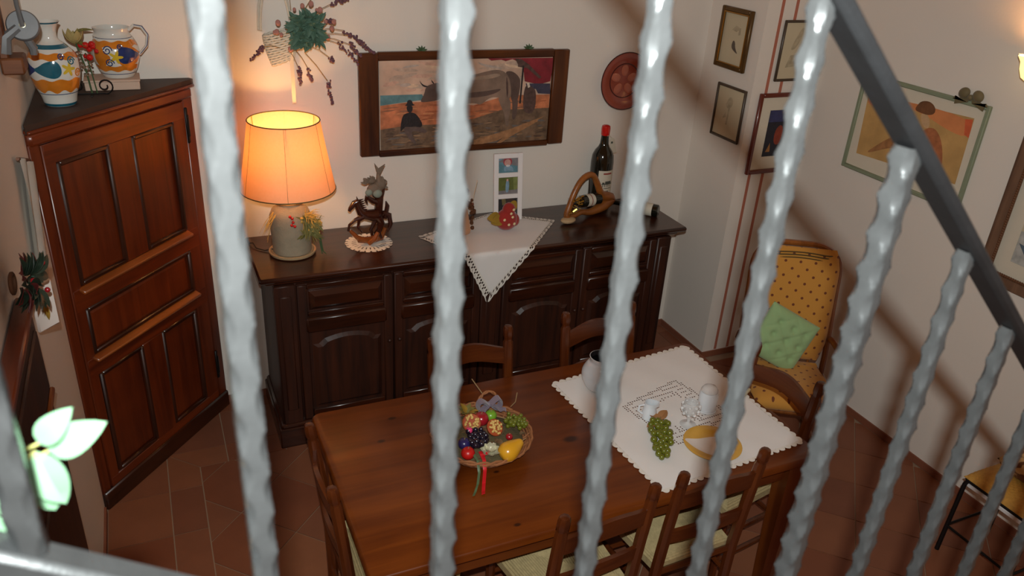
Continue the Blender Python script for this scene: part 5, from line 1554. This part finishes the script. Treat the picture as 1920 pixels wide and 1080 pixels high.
dlv = thing('dried_leaf_sprig', 'yellow-green dried leaf sprig at the back of the fruit basket', 'sprig', (0.985, 2.395, FZ+0.015))
for k in range(16):
    a = 2*PI*k/16
    G().leaf((0, 0, 0.005), (0.055*math.cos(a)*rnd(.6, 1), 0.04*math.sin(a), 0.025+0.02*rnd(0, 1)), 0.022, (0, 0, 1), 0.3).obj('leaf', M['mustard'] if k % 2 else M['olive'], dlv)
M['redribbon'] = mat('red_ribbon', S(196, 26, 34), rough=0.4, var=0.12)
M['greenribbon'] = mat('green_ribbon', S(84, 104, 72), rough=0.45, var=0.15)
rt = thing('ribbon_tails', 'red and green ribbon tails hanging over the basket front onto the table', 'ribbon', (0.930, 2.130, TT+0.0015))
def ribbon(pts, w, mt):
    n = len(pts)-1
    def fn(u, v):
        i = min(int(u*n), n-1); f = u*n-i
        q = Vector(pts[i]).lerp(Vector(pts[i+1]), f)
        return (q.x+w*(v-.5), q.y, q.z+0.001*math.sin(v*PI)+0.002*math.sin(u*21)*v)
    g = G(); g.grid(fn, n*6, 2); g.obj('ribbon', mt, rt)
ribbon([(0.02, 0.035, 0.082), (0.016, -0.015, 0.082), (0.010, -0.040, 0.055), (0.004, -0.050, 0.005), (-0.012, -0.085, 0.003), (-0.020, -0.105, 0.004)], 0.014, M['redribbon'])
ribbon([(-0.01, 0.04, 0.082), (-0.008, -0.012, 0.083), (-0.012, -0.040, 0.050), (-0.020, -0.050, 0.006), (-0.040, -0.078, 0.003), (-0.056, -0.100, 0.003)], 0.010, M['greenribbon'])
ribbon([(0.035, 0.05, 0.084), (0.045, 0.02, 0.088), (0.030, 0.0, 0.086), (0.015, 0.01, 0.088)], 0.014, M['redribbon'])

# ------------------------------------------------------------------ framed pictures on the right
M['glassfront'] = mat('picture_glass_paper', S(200, 190, 168), rough=0.5)
M['goldblack'] = mat('dark_gilt_frame', S(92, 66, 30), rough=0.35, metal=0.4, var=0.4, scale=25)
M['gilt'] = mat('gilt_edge', S(160, 112, 44), rough=0.3, metal=0.6, var=0.2)
M['thinblack'] = mat('dark_thin_frame', S(70, 56, 42), rough=0.4, var=0.2)
M['mahog'] = mat('mahogany_frame', S(98, 36, 22), rough=0.3, var=0.2, coat=0.3)
M['greenframe'] = mat('sage_painted_frame', S(132, 142, 116), rough=0.6, var=0.12)
M['weathered'] = wood('weathered_frame', S(84, 58, 42), S(132, 98, 74), 2, rough=0.6, dens=20)
M['paper'] = mat('aged_paper', S(196, 182, 152), rough=0.85, var=0.06, scale=10)
M['mount'] = mat('pale_mount', S(212, 202, 182), rough=0.85, var=0.04)
def framed(name, label, loc, rz, w, hh, bw, dep, fm, shapes, base, mountw=0.0, mountm=None, inner=None):
    t = thing(name, label, 'picture', loc, rz)
    for s in (-1, 1):
        G().box((s*(w/2-bw/2), -dep/2, 0), (bw, dep, hh), min(0.004, bw*0.25)).obj('frame_side', fm, t)
        G().box((0, -dep/2, s*(hh/2-bw/2)), (w-2*bw+0.001, dep*0.98, bw), min(0.004, bw*0.25)).obj('frame_rail', fm, t)
    iw, ih = w-2*bw, hh-2*bw
    if mountw:
        picture(t, 'mount', iw, ih, [], mountm, lambda x, z, d: (x, -0.002-d, z))
        picture(t, 'print', iw-2*mountw, ih-2*mountw, shapes, base, lambda x, z, d: (x, -0.0055-d, z))
    else:
        picture(t, 'print', iw, ih, shapes, base, lambda x, z, d: (x, -0.004-d, z))
    if inner:
        for s in (-1, 1):
            G().tube([(s*(iw/2-0.003), -dep*0.9, -ih/2), (s*(iw/2-0.003), -dep*0.9, ih/2)], 0.004, 6).obj('inner_slip', inner, t)
            G().tube([(-iw/2, -dep*0.9, s*(ih/2-0.003)), (iw/2, -dep*0.9, s*(ih/2-0.003))], 0.004, 6).obj('inner_slip', inner, t)
    return t
bird = P('print_bird', 96, 84, 74); faint = P('print_faint', 172, 158, 130); 
framed('bird_print', 'small bird print in a dark gilt frame, the upper one by the corner', (XS-0.001, 3.792, 2.012), -PI/2, 0.270, 0.338, 0.026, 0.022, M['goldblack'],
       [([(.42, .35), (.52, .28), (.75, .22), (.60, .33), (.56, .45), (.47, .48)], bird), ([(.35, .66), (.55, .64), (.7, .72), (.5, .76)], faint), ([(.62, .58), (.72, .6), (.7, .74), (.64, .7)], faint)], M['paper'], inner=M['gilt'])
framed('botanical_print', 'small faded plant print in a thin dark frame below the bird print', (XS-0.001, 3.730, 1.600), -PI/2, 0.262, 0.312, 0.015, 0.016, M['thinblack'],
       [([(.35, .6), (.55, .58), (.65, .75), (.5, .85), (.4, .75)], faint), ([(.46, .25), (.52, .25), (.54, .6), (.48, .6)], faint), ([(.3, .35), (.45, .4), (.4, .5)], faint)], M['paper'])
framed('sketch_print', 'faint leaf sketch in a thin frame on the striped wall, above the mahogany frame', (3.395, YP-0.001, 1.983), 0, 0.262, 0.335, 0.014, 0.016, M['thinblack'],
       [([(.25, .5), (.45, .55), (.6, .9), (.5, .92), (.35, .7)], faint), ([(.2, .2), (.5, .22), (.55, .45), (.3, .42)], faint), ([(.6, .3), (.75, .35), (.7, .6)], bird)], M['paper'])
pd_ = P('print_night', 28, 28, 40)
framed('night_print', 'dark night picture with pale mount in a mahogany frame on the striped wall', (3.372, YP-0.001, 1.510), 0, 0.370, 0.480, 0.024, 0.022, M['mahog'],
       [([(0, .75), (1, .75), (1, 1), (0, 1)], P('print_blue_sky', 48, 52, 92)), ([(.4, .25), (.7, .25), (.75, .6), (.55, .7), (.35, .55)], P('print_ember', 130, 50, 30)), ([(.1, .1), (.3, .1), (.25, .3)], P('print_glow', 150, 100, 50))], pd_, 0.078, M['mount'])
WOM = WOMAN
wm = dict(art=P('pastel_ochre', 190, 150, 92, 0.15, 8), orange=P('pastel_orange', 212, 134, 82, 0.15, 8), spot=P('pastel_red', 206, 96, 58, 0.1), hair=P('pastel_hair', 112, 72, 44, 0.25), skin=P('pastel_skin', 196, 160, 120, 0.1), robe=P('pastel_robe', 170, 104, 66, 0.2), arm=P('pastel_arm', 160, 112, 70, 0.2))
gf = framed('pastel_portrait', 'pastel of a seated woman in a sage green frame with a bow', (XR-0.001, 2.852, 1.663), -PI/2, 0.778, 0.528, 0.022, 0.020, M['greenframe'],
       [(WOM['art'], wm['art']), (WOM['orange'], wm['orange']), (WOM['redspot'], wm['spot']), (WOM['arm'], wm['arm']), (WOM['back'], wm['robe']), (WOM['face'], wm['skin']), (WOM['hair'], wm['hair'])], M['mount'])
M['bow'] = mat('olive_brown_bow', S(104, 92, 62), rough=0.7, var=0.25, sheen=0.2)
bw_ = thing('fabric_bow', 'olive brown fabric bow on the corner of the sage green frame', 'bow', (XR-0.012, 2.572, 1.938), -PI/2)
for s in (-1, 1):
    G().ball((s*0.038, -0.018, 0.022), 0.030, 14, 10, (1.0, 0.55, 0.85), Euler((0, s*0.5, 0))).obj('loop', M['bow'], bw_)
    G().prism([(s*0.005, 0.0), (s*0.02, 0.008), (s*0.095, -0.018), (s*0.085, -0.002+0.0), (s*0.078, -0.040), (s*0.012, -0.018)], -0.014, -0.010, lambda u, v, q: (u, q, v)).obj('tail', M['bow'], bw_, smooth=False)
G().ball((0, -0.018, 0.008), 0.014, 10, 8).obj('knot', M['bow'], bw_)
bf = framed('boat_print', 'boat picture in a weathered wide frame with rope moulding by the railing', (XR-0.001, 1.880, 1.500), -PI/2, 0.765, 0.70, 0.055, 0.028, M['weathered'],
       [([(.0, .0), (1, 0), (1, .35), (0, .35)], P('print_water', 176, 176, 170)), ([(.02, .22), (.5, .16), (.9, .3), (.5, .1), (.1, .12)], P('print_boat', 84, 100, 112)), ([(.04, .42), (.4, .40), (.4, .7), (.04, .7)], P('print_violet', 104, 92, 112))], M['paper'], 0.075, M['mount'])
M['ropem'] = mat('rope_moulding', S(104, 68, 44), rough=0.5, var=0.2)
for (s, ax_) in ((-1, 'z'), (1, 'z'), (-1, 'x'), (1, 'x')):
    g = G(); n = 52 if ax_ == 'z' else 58
    for k in range(n):
        t = (k+0.5)/n-0.5
        if ax_ == 'z': g.ball((s*0.322, -0.030, t*0.60), 0.0095, 8, 5, (1, 0.8, 0.62), Euler((0, 0.7, 0)))
        else: g.ball((t*0.665, -0.030, s*0.289), 0.0095, 8, 5, (0.62, 0.8, 1), Euler((0, 0.7, 0)))
    g.obj('rope_moulding', M['ropem'], bf)['kind'] = 'stuff'

# ------------------------------------------------------------------ wall sconce
sc_ = thing('wall_sconce', 'lit glass wall sconce above the boat picture', 'lamp', (XR-0.001, 2.262, 2.06), -PI/2)
G().ball((0, -0.006, 0), 0.045, 16, 8, (1, 0.35, 1.3)).obj('wall_plate', M['brass'], sc_)
G().tube([(0, -0.01, 0), (0, -0.06, -0.03), (0, -0.11, -0.01), (0, -0.115, 0.03)], 0.007, 8).obj('arm', M['brass'], sc_)
mt, nt, p = newmat('frosted_lit_glass')
p.inputs['Base Color'].default_value = S(250, 226, 170); p.inputs['Roughness'].default_value = 0.5
p.inputs['Emission Color'].default_value = (1.0, 0.66, 0.24, 1); p.inputs['Emission Strength'].default_value = 1.6
g = G(); g.captop = False
g.lathe([(0.018, 0.03), (0.040, 0.045), (0.055, 0.080), (0.060, 0.110), (0.072, 0.135)], 28, c=(0, -0.115, 0), wob=lambda a, z: 1+(0.10*math.sin(8*a) if z > 0.12 else 0.03*math.sin(8*a)))
g.obj('glass_shade', mt, sc_)
ld = bpy.data.lights.new('sconce_bulb', 'POINT'); ld.energy = 3.0; ld.color = (1.0, 0.52, 0.2); ld.shadow_soft_size = 0.02
lo = bpy.data.objects.new('sconce_light', ld); C.objects.link(lo); lo.parent = sc_; lo.location = (0, -0.115, 0.095)

# ------------------------------------------------------------------ cane armchair with dotted cushions
def dotted():
    mt, nt, p = newmat('yellow_dotted_cotton'); L = nt.links
    tc = nd(nt, 'ShaderNodeTexCoord'); mp = nd(nt, 'ShaderNodeMapping'); mp.inputs['Rotation'].default_value = (0, 0, PI/4); mp.inputs['Scale'].default_value = (18, 18, 18)
    L.new(tc.outputs['UV'], mp.inputs['Vector'])
    vo = nd(nt, 'ShaderNodeTexVoronoi'); vo.inputs['Scale'].default_value = 1.0; vo.inputs['Randomness'].default_value = 0.0
    L.new(mp.outputs[0], vo.inputs['Vector'])
    lt = nd(nt, 'ShaderNodeMath', operation='LESS_THAN', i_1=0.135); L.new(vo.outputs['Distance'], lt.inputs[0])
    mx = nd(nt, 'ShaderNodeMix', data_type='RGBA'); mx.inputs['A'].default_value = S(196, 138, 56); mx.inputs['B'].default_value = S(112, 58, 30)
    L.new(lt.outputs[0], mx.inputs['Factor']); L.new(mx.outputs['Result'], p.inputs['Base Color'])
    p.inputs['Roughness'].default_value = 0.9; p.inputs['Sheen Weight'].default_value = 0.15
    return mt
M['dotted'] = dotted()
M['cane'] = wood('bent_cane', S(104, 56, 22), S(160, 96, 42), 2, rough=0.3, coat=0.4, dens=20)
ac_ = thing('armchair', 'cane armchair with yellow dotted cushions in the corner', 'armchair', (2.935, 2.650, 0.004), math.radians(-31))
# profile of the long cushion, seat front to back top (y,z)
prof = [(-0.245, 0.40), (-0.235, 0.435), (-0.15, 0.445), (0.0, 0.430), (0.12, 0.425), (0.185, 0.470), (0.215, 0.60), (0.245, 0.78), (0.275, 0.93), (0.300, 1.045), (0.310, 1.08)]
def spline(pts, n):
    out = []
    for i in range(len(pts)-1):
        p0, p1, p2, p3 = pts[max(i-1, 0)], pts[i], pts[i+1], pts[min(i+2, len(pts)-1)]
        for k in range(n):
            t = k/n
            out.append(tuple(0.5*((2*p1[q])+(p2[q]-p0[q])*t+(2*p0[q]-5*p1[q]+4*p2[q]-p3[q])*t*t+(-p0[q]+3*p1[q]-3*p2[q]+p3[q])*t**3) for q in range(len(p1))))
    return out+[tuple(pts[-1])]
pc = spline(prof, 5)
def cushion_grid(name, i0, i1, mt, W0=0.218):
    g = G(); seg = pc[i0:i1+1]; n = len(seg)-1; NU = 16
    vs = []; fs = []
    ln = [0]
    for a, b in zip(seg, seg[1:]): ln.append(ln[-1]+math.dist(a, b))
    uvs = []
    for side in (0, 1):
        for j, q in enumerate(seg):
            a, b = seg[max(j-1, 0)], seg[min(j+1, n)]
            ty, tz = b[0]-a[0], b[1]-a[1]; l_ = math.hypot(ty, tz); ny, nz_ = -tz/l_, ty/l_     # outward (towards the sitter)
            e = min(1, min(ln[j], ln[-1]-ln[j])/0.05+0.15)
            w = W0*(0.80+0.20*min(1, (min(ln[j], ln[-1]-ln[j])/0.12+0.1)**0.6))
            for i in range(NU+1):
                u = i/NU*2-1
                th = 0.034*(1-abs(u)**5)*min(1, e)+0.004
                s_ = 1 if side == 0 else -0.35
                vs.append((u*w, q[0]+ny*th*s_, q[1]+nz_*th*s_)); uvs.append((u*w, ln[j]))
    m_ = (n+1)*(NU+1)
    for o_ in (0, m_):
        for j in range(n):
            for i in range(NU):
                a = o_+j*(NU+1)+i
                fs.append((a, a+1, a+NU+2, a+NU+1))
    for j in range(n):
        for i in (0, NU):
            a = j*(NU+1)+i; fs.append((a, a+NU+1, m_+a+NU+1, m_+a))
    for i in range(NU):
        for j in (0, n):
            a = j*(NU+1)+i; fs.append((a, a+1, m_+a+1, m_+a))
    me = bpy.data.meshes.new(name); me.from_pydata(vs, [], fs); me.materials.append(mt)
    ul = me.uv_layers.new(name='UVMap')
    for lp in me.loops: ul.data[lp.index].uv = uvs[lp.vertex_index]
    import bmesh
    bm = bmesh.new(); bm.from_mesh(me); bmesh.ops.recalc_face_normals(bm, faces=bm.faces); bm.to_mesh(me); bm.free()
    me.shade_smooth(); me.set_sharp_from_angle(angle=math.radians(60))
    o = bpy.data.objects.new(name, me); C.objects.link(o); o.parent = ac_
    return o
cushion_grid('seat_cushion', 0, 24, M['dotted']); bc = cushion_grid('back_cushion', 25, len(pc)-1, M['dotted'])
M['trimdark'] = mat('olive_piping', S(84, 66, 28), rough=0.8)
for k in range(3):
    dz = -0.012-0.016*k
    G().tube([(u*0.180, 0.306-0.048*(1-abs(u)**6)-0.05*dz, 1.083+dz-0.020*u*u) for u in [q/10-1 for q in range(21)]], 0.0035, 6).obj('piping', M['trimdark'], bc)
for s in (-1, 1):
    x = s*0.238
    G().tube(spline([(x, -0.18, 0.03), (x, -0.20, 0.30), (x, -0.16, 0.56), (x, 0.0, 0.62), (x, 0.20, 0.60), (x, 0.26, 0.52)], 5), 0.017, 8).obj('arm', M['cane'], ac_)
    G().tube(spline([(x*0.98, 0.30, 0.03), (x*0.98, 0.20, 0.40), (x*0.97, 0.285, 0.80), (x*0.93, 0.335, 1.00), (x*0.55, 0.352, 1.075), (0, 0.355, 1.085)], 5), 0.016, 8).obj('back_hoop', M['cane'], ac_)
    G().tube([(x, -0.19, 0.02), (x, 0.0, 0.014), (x, 0.30, 0.02)], 0.017, 8).obj('runner', M['cane'], ac_)
    G().tube([(x, -0.25, 0.385), (x, 0.23, 0.375)], 0.014, 8).obj('seat_rail', M['cane'], ac_)
for y in (-0.23, 0.20):
    G().tube([(-0.238, y, 0.383), (0.238, y, 0.383)], 0.014, 8).obj('cross_rail', M['cane'], ac_)
for k in range(5):
    G().tube([(-0.16+0.08*k, 0.235, 0.40), (-0.16+0.08*k, 0.300, 0.80), (-0.14+0.07*k, 0.345, 1.06)], 0.008, 6).obj('back_cane', M['cane'], ac_)
# green cushion, tufted
M['greencush'] = mat('green_cotton', S(150, 182, 128), rough=0.9, var=0.08, scale=10, sheen=0.2)
gc = thing('green_cushion', 'square tufted green cushion leaning on the yellow armchair', 'cushion', (2.945, 2.645, 0.004), math.radians(-31))
def gfn(side):
    def fn(u, v):
        a, b = (u-.5)*2, (v-.5)*2
        ed = (1-abs(a)**4)*(1-abs(b)**4)
        tuft = 1-0.45*sum(math.exp(-((a-p_)**2+(b-q_)**2)/0.012) for p_ in (-0.45, 0.1, 0.6) for q_ in (-0.5, 0.0, 0.5))
        cr = 1-0.22*math.exp(-(math.sin((a+b)*PI*1.1))**2/0.03)*0.6-0.22*math.exp(-(math.sin((a-b)*PI*1.1))**2/0.03)*0.6
        return (a*0.150, side*0.042*ed**0.6*tuft*cr, b*0.150)
    return fn
g = G(); g.grid(gfn(-1), 40, 40); g.grid(gfn(1), 40, 40)
R_ = Euler((math.radians(-16), math.radians(26), 0)).to_matrix().to_4x4(); R_.translation = Vector((-0.050, 0.128, 0.615))
g.v = [tuple(R_ @ Vector(q)) for q in g.v]
g.obj('tufted_cover', M['greencush'], gc, ang=80)

# ------------------------------------------------------------------ iron stool with wicker seat by the right wall
M['wickerseat'] = mat('golden_wicker', S(186, 138, 58), rough=0.7, var=0.3, scale=90)
so = thing('iron_stool', 'black iron stool with golden wicker seat against the right wall', 'stool', (3.345, 1.560, 0.004))
SX, SY = 0.180, 0.165
for a in (-1, 1):
    for b in (-1, 1):
        G().tube([(a*SX, b*SY, 0.0), (a*SX*0.98, b*SY*0.98, 0.20), (a*SX*0.96, b*SY*0.96, 0.40), (a*SX*0.90, b*SY*0.90, 0.43)], [0.011, 0.010, 0.010, 0.010], 8).obj('leg', M['black_iron'], so)
for a in (-1, 1):
    G().tube([(a*SX, -SY, 0.15), (a*SX, SY, 0.15)], 0.0065, 8).obj('stretcher', M['black_iron'], so)
    G().tube([(-SX, a*SY, 0.15), (SX, a*SY, 0.15)], 0.0065, 8).obj('stretcher', M['black_iron'], so)
    G().tube([(a*SX*0.95, -SY*0.95, 0.425), (a*SX*0.95, SY*0.95, 0.425)], 0.010, 8).obj('seat_bar', M['black_iron'], so)
    G().tube([(-SX*0.95, a*SY*0.95, 0.425), (SX*0.95, a*SY*0.95, 0.425)], 0.010, 8).obj('seat_bar', M['black_iron'], so)
G().box((0, 0, 0.398), (2*SX*0.93, 2*SY*0.93, 0.022), 0.004).obj('white_under_board', M['whiteframe'], so)
g = G()
def wk(u, v):
    a, b = (u-.5)*2, (v-.5)*2
    z = 0.437+0.045*((1-a**4)*(1-b**4))**0.5+0.0025*math.sin(u*90)*math.sin(v*90)
    return (a*SX*1.02, b*SY*1.02, z)
g.grid(wk, 60, 60); g.grid(lambda u, v: ((u-.5)*2*SX*1.02, (v-.5)*2*SY*1.02, 0.436), 4, 4)
g.obj('wicker_seat', M['wickerseat'], so)
def floral():
    mt, nt, p = newmat('beige_leaf_print'); L = nt.links
    tc = nd(nt, 'ShaderNodeTexCoord'); nz = nd(nt, 'ShaderNodeTexNoise', i_Scale=22.0, i_Detail=1.5); L.new(tc.outputs['Object'], nz.inputs['Vector'])
    rp = nd(nt, 'ShaderNodeValToRGB'); rp.color_ramp.elements[0].position = 0.50; rp.color_ramp.elements[0].color = S(196, 162, 112); rp.color_ramp.elements[1].position = 0.56; rp.color_ramp.elements[1].color = S(104, 66, 40)
    L.new(nz.outputs['Fac'], rp.inputs['Fac']); L.new(rp.outputs[0], p.inputs['Base Color']); p.inputs['Roughness'].default_value = 0.9
    return mt
fc = thing('print_cushion', 'beige cushion with brown leaf print on the iron stool', 'cushion', (3.395, 1.555, 0.486))
g = G()
for side in (-1, 1):
    g.grid(lambda u, v, side=side: ((u-.5)*0.24, 0.13*(v-.5)*2, 0.060+side*0.058*max(0.0, (1-(2*u-1)**4)*(1-(2*v-1)**4))**0.5), 20, 20)
g.obj('cover', floral(), fc, ang=80)

# ------------------------------------------------------------------ things on the left wall
M['greyiron'] = mat('dull_grey_iron', S(120, 122, 124), rough=0.5, metal=0.4, var=0.15, scale=30)
M['oldwood'] = wood('old_wood', S(70, 34, 16), S(120, 70, 36), 0, rough=0.6, dens=20)
im = thing('wall_pulley', 'grey iron ribbed pulley on a wooden block on the left wall', 'pulley', (XL+0.001, 3.20, 2.065))
G().box((0.035, 0.0, 0.010), (0.068, 0.12, 0.055), 0.006).obj('wooden_block', M['oldwood'], im)
G().box((0.015, -0.02, 0.16), (0.03, 0.05, 0.26), 0.006).obj('back_board', M['oldwood'], im)
g = G()
n = 48
g.M = Matrix.Translation((0.085, -0.01, 0.135)) @ Matrix.Rotation(math.radians(70), 4, 'X') @ Matrix.Rotation(0, 4, 'Y')
g.lathe([(0.0, -0.012), (0.046, -0.012), (0.050, -0.006), (0.050, 0.006), (0.046, 0.012), (0.0, 0.012)], n, wob=lambda a, z: 1+0.03*math.sin(24*a))
g.obj('ribbed_wheel', M['greyiron'], im)
g = G(); g.M = Matrix.Translation((0.085, -0.01, 0.135)) @ Matrix.Rotation(math.radians(70), 4, 'X')
g.lathe([(0.0, 0.011), (0.011, 0.011), (0.010, 0.018), (0.0, 0.020)], 16); g.lathe([(0.0, -0.02), (0.011, -0.02), (0.011, -0.011), (0.0, -0.011)], 16)
g.obj('bolt', M['silver'], im)
G().tube([(0.085, -0.02, 0.135), (0.080, -0.02, 0.20), (0.078, -0.01, 0.30)], [0.018, 0.015, 0.013], 8, flat=0.5).obj('bracket_arm', M['greyiron'], im)
G().tube([(0.085, -0.01, 0.10), (0.100, 0.0, 0.06), (0.098, 0.0, 0.038)], [0.014, 0.014, 0.011], 8).obj('hook', M['greyiron'], im)
G().tube([(0.07, -0.02, 0.13), (0.03, -0.03, 0.10), (0.02, -0.03, 0.05)], [0.014, 0.018, 0.02], 8).obj('side_strap', M['greyiron'], im)
M['palecloth'] = mat('pale_grey_linen', S(186, 182, 172), rough=0.95, var=0.2, scale=14)
pc_ = thing('hanging_linen', 'narrow pale grey linen strip hanging on the left wall', 'cloth', (XL+0.004, 3.07, 1.78))
G().grid(lambda u, v: (0.010+0.012*math.sin(u*PI*2.4+v*3)+0.004, lerp(-0.085, 0.13, u)*(1-0.1*v)-0.15*v, lerp(0.03, -0.36, v)-0.08*u), 16, 26).obj('linen_strip', M['palecloth'], pc_)
G().tube([(0.012, -0.11, 0.035), (0.012, 0.15, -0.05)], 0.006, 8).obj('rod', M['oldwood'], pc_)
cd = thing('ceramic_plaque', 'white ceramic plaque with red flower hung on the left wall', 'plaque', (XL+0.045, 2.605, 1.445), PI/2-0.75)
G().box((0, -0.006, 0), (0.080, 0.012, 0.160), 0.005).obj('plaque_body', M['plwhite'], cd)
for k in range(6):
    a = 2*PI*k/6
    G().ball((-0.015+0.010*math.cos(a), -0.013, 0.035+0.010*math.sin(a)), 0.008, 8, 6, (1, 0.25, 1)).obj('painted_petal', M['red'], cd)
G().leaf((-0.015, -0.0135, 0.02), (0.0, -0.0135, -0.05), 0.018, (0, -1, 0)).obj('painted_leaf', M['mustard'], cd)
M['wreathred'] = mat('dark_red_leaf', S(92, 24, 22), rough=0.6, var=0.2)
M['wreathleaf'] = mat('dark_wreath_leaf', S(34, 46, 34), rough=0.45, var=0.3)
wr = thing('leaf_wreath', 'dark wreath of green leaves and red berries on the left wall', 'wreath', (XL+0.055, 2.34, 1.650), PI/2)
for k in range(44):
    a = rnd(0, 2*PI); q = Vector((0.070*math.cos(a), rnd(-0.045, 0.03), 0.042*math.sin(a)))
    G().leaf(q*0.4, q+Vector((0.045*math.cos(a), -0.01, 0.035*math.sin(a))), 0.028, (rnd(-.5, .5), -1, rnd(-.3, .6)), 0.2).obj('leaf', M['wreathleaf'] if k % 5 else M['wreathred'], wr)
for k in range(5): G().ball((rnd(-.06, .06), -0.03+rnd(-.02, .02), rnd(-.05, .05)), 0.008, 8, 6).obj('berry', M['apple'], wr)
G().tube([(0.034*math.cos(2*PI*k/24), 0.03, 0.026*math.sin(2*PI*k/24)) for k in range(24)], 0.006, 6, closed=True).obj('wreath_ring', M['bark'], wr)
for k in range(3):
    G().leaf((0.05, -0.01, -0.02+0.012*k), (0.125+0.02*k, -0.02, -0.055+0.022*k), 0.030, (0, -1, 0.5)).obj('leaf', M['sage'], wr)
wc = thing('wall_cabinet', 'dark wooden wall cabinet at the left edge below the wreath', 'cabinet', (XL+0.001, 2.13, 0.0), PI/2)
G().box((0, -0.015, 0.96), (0.60, 0.028, 1.15), 0.004).obj('body', M['dark_wood_z'], wc)
wd = G().box((0, -0.034, 0.96), (0.56, 0.014, 1.10), 0.004).obj('door', M['dark_wood_z'], wc)
G().box((0, -0.042, 1.38), (0.50, 0.012, 0.20), 0.008).obj('panel', M['dark_wood_z'], wd)
G().box((0, -0.042, 0.82), (0.50, 0.012, 0.66), 0.008).obj('panel', M['dark_wood_z'], wd)
G().box((0, -0.026, 1.548), (0.62, 0.050, 0.026), 0.006).obj('top', M['cup_wood_x'], wc)
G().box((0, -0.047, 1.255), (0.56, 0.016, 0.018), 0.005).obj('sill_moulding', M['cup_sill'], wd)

# ------------------------------------------------------------------ leafy plant hooked on the railing
M['paleleaf'] = mat('pale_green_leaf', S(108, 146, 114), rough=0.35, var=0.12, scale=30, coat=0.2)
M['greenstem'] = mat('yellow_green_stem', S(150, 150, 84), rough=0.6, var=0.1)
hp = thing('hanging_plant', 'pale green leafy plant hooked on the railing at lower left', 'plant', (-0.115, 0.475, 2.03))
def lp(x, z, y=0.47): return (x+0.115, y-0.475, z-2.03)
G().tube([lp(-0.12, 2.10), lp(-0.112, 2.25), lp(-0.110, 2.315), lp(-0.104, 2.357), lp(-0.100, 2.40)], [0.004, 0.0036, 0.0032, 0.0026, 0.002], 8).obj('stem', M['greenstem'], hp)
for (bx, bz, ex, ez, w, nx, y0, y1) in ((-0.088, 2.381, -0.066, 2.404, 0.017, 0.0, 0.470, 0.468), (-0.084, 2.374, -0.049, 2.391, 0.021, 0.2, 0.470, 0.465), (-0.091, 2.374, -0.080, 2.338, 0.024, -0.3, 0.472, 0.462), (-0.094, 2.366, -0.088, 2.330, 0.024, 0.2, 0.474, 0.468),
                                        (-0.112, 2.372, -0.113, 2.333, 0.022, 0.1, 0.475, 0.466), (-0.115, 2.385, -0.135, 2.355, 0.02, 0, 0.475, 0.468), (-0.104, 2.395, -0.120, 2.425, 0.02, 0, 0.475, 0.470), (-0.112, 2.330, -0.135, 2.31, 0.02, 0, 0.475, 0.47), (-0.128, 2.283, -0.100, 2.268, 0.022, 0.1, 0.470, 0.466), (-0.12, 2.24, -0.15, 2.27, 0.022, 0, 0.475, 0.47)):
    lf = G().leaf(lp(bx, bz, y0), lp(ex, ez, y1), w, (nx, -1, 0.75), 0.12, 8).obj('leaf', M['paleleaf'], hp)
    G().tube([lp(-0.106, bz-0.008, 0.472), lp(bx, bz, y0)], 0.0012, 5).obj('leaf_stalk', M['greenstem'], lf)
g = G(); g.captop = False
g.lathe([(0.0, 0.0), (0.048, 0.0), (0.052, 0.006), (0.064, 0.10), (0.068, 0.102), (0.068, 0.118), (0.062, 0.118), (0.058, 0.09), (0.0, 0.088)], 28); g.obj('pot', M['saucer'], hp)
G().tube([lp(-0.115, 2.14, 0.410), lp(-0.115, 2.25, 0.405), lp(-0.115, 2.36, 0.404), lp(-0.115, 2.368, 0.392), lp(-0.115, 2.355, 0.384)], 0.003, 6).obj('hook', M['black_iron'], hp)

# ------------------------------------------------------------------ power cord on the back wall
pcd = G().tube([(0.372, YB-0.012, 0.985), (0.365, YB-0.006, 0.86), (0.345, YB-0.006, 0.72), (0.342, YB-0.006, 0.62)], 0.003, 6).obj('power_cord', M['cord'])
tag(pcd, 'thin dark power cord hanging on the back wall left of the sideboard', 'cord')
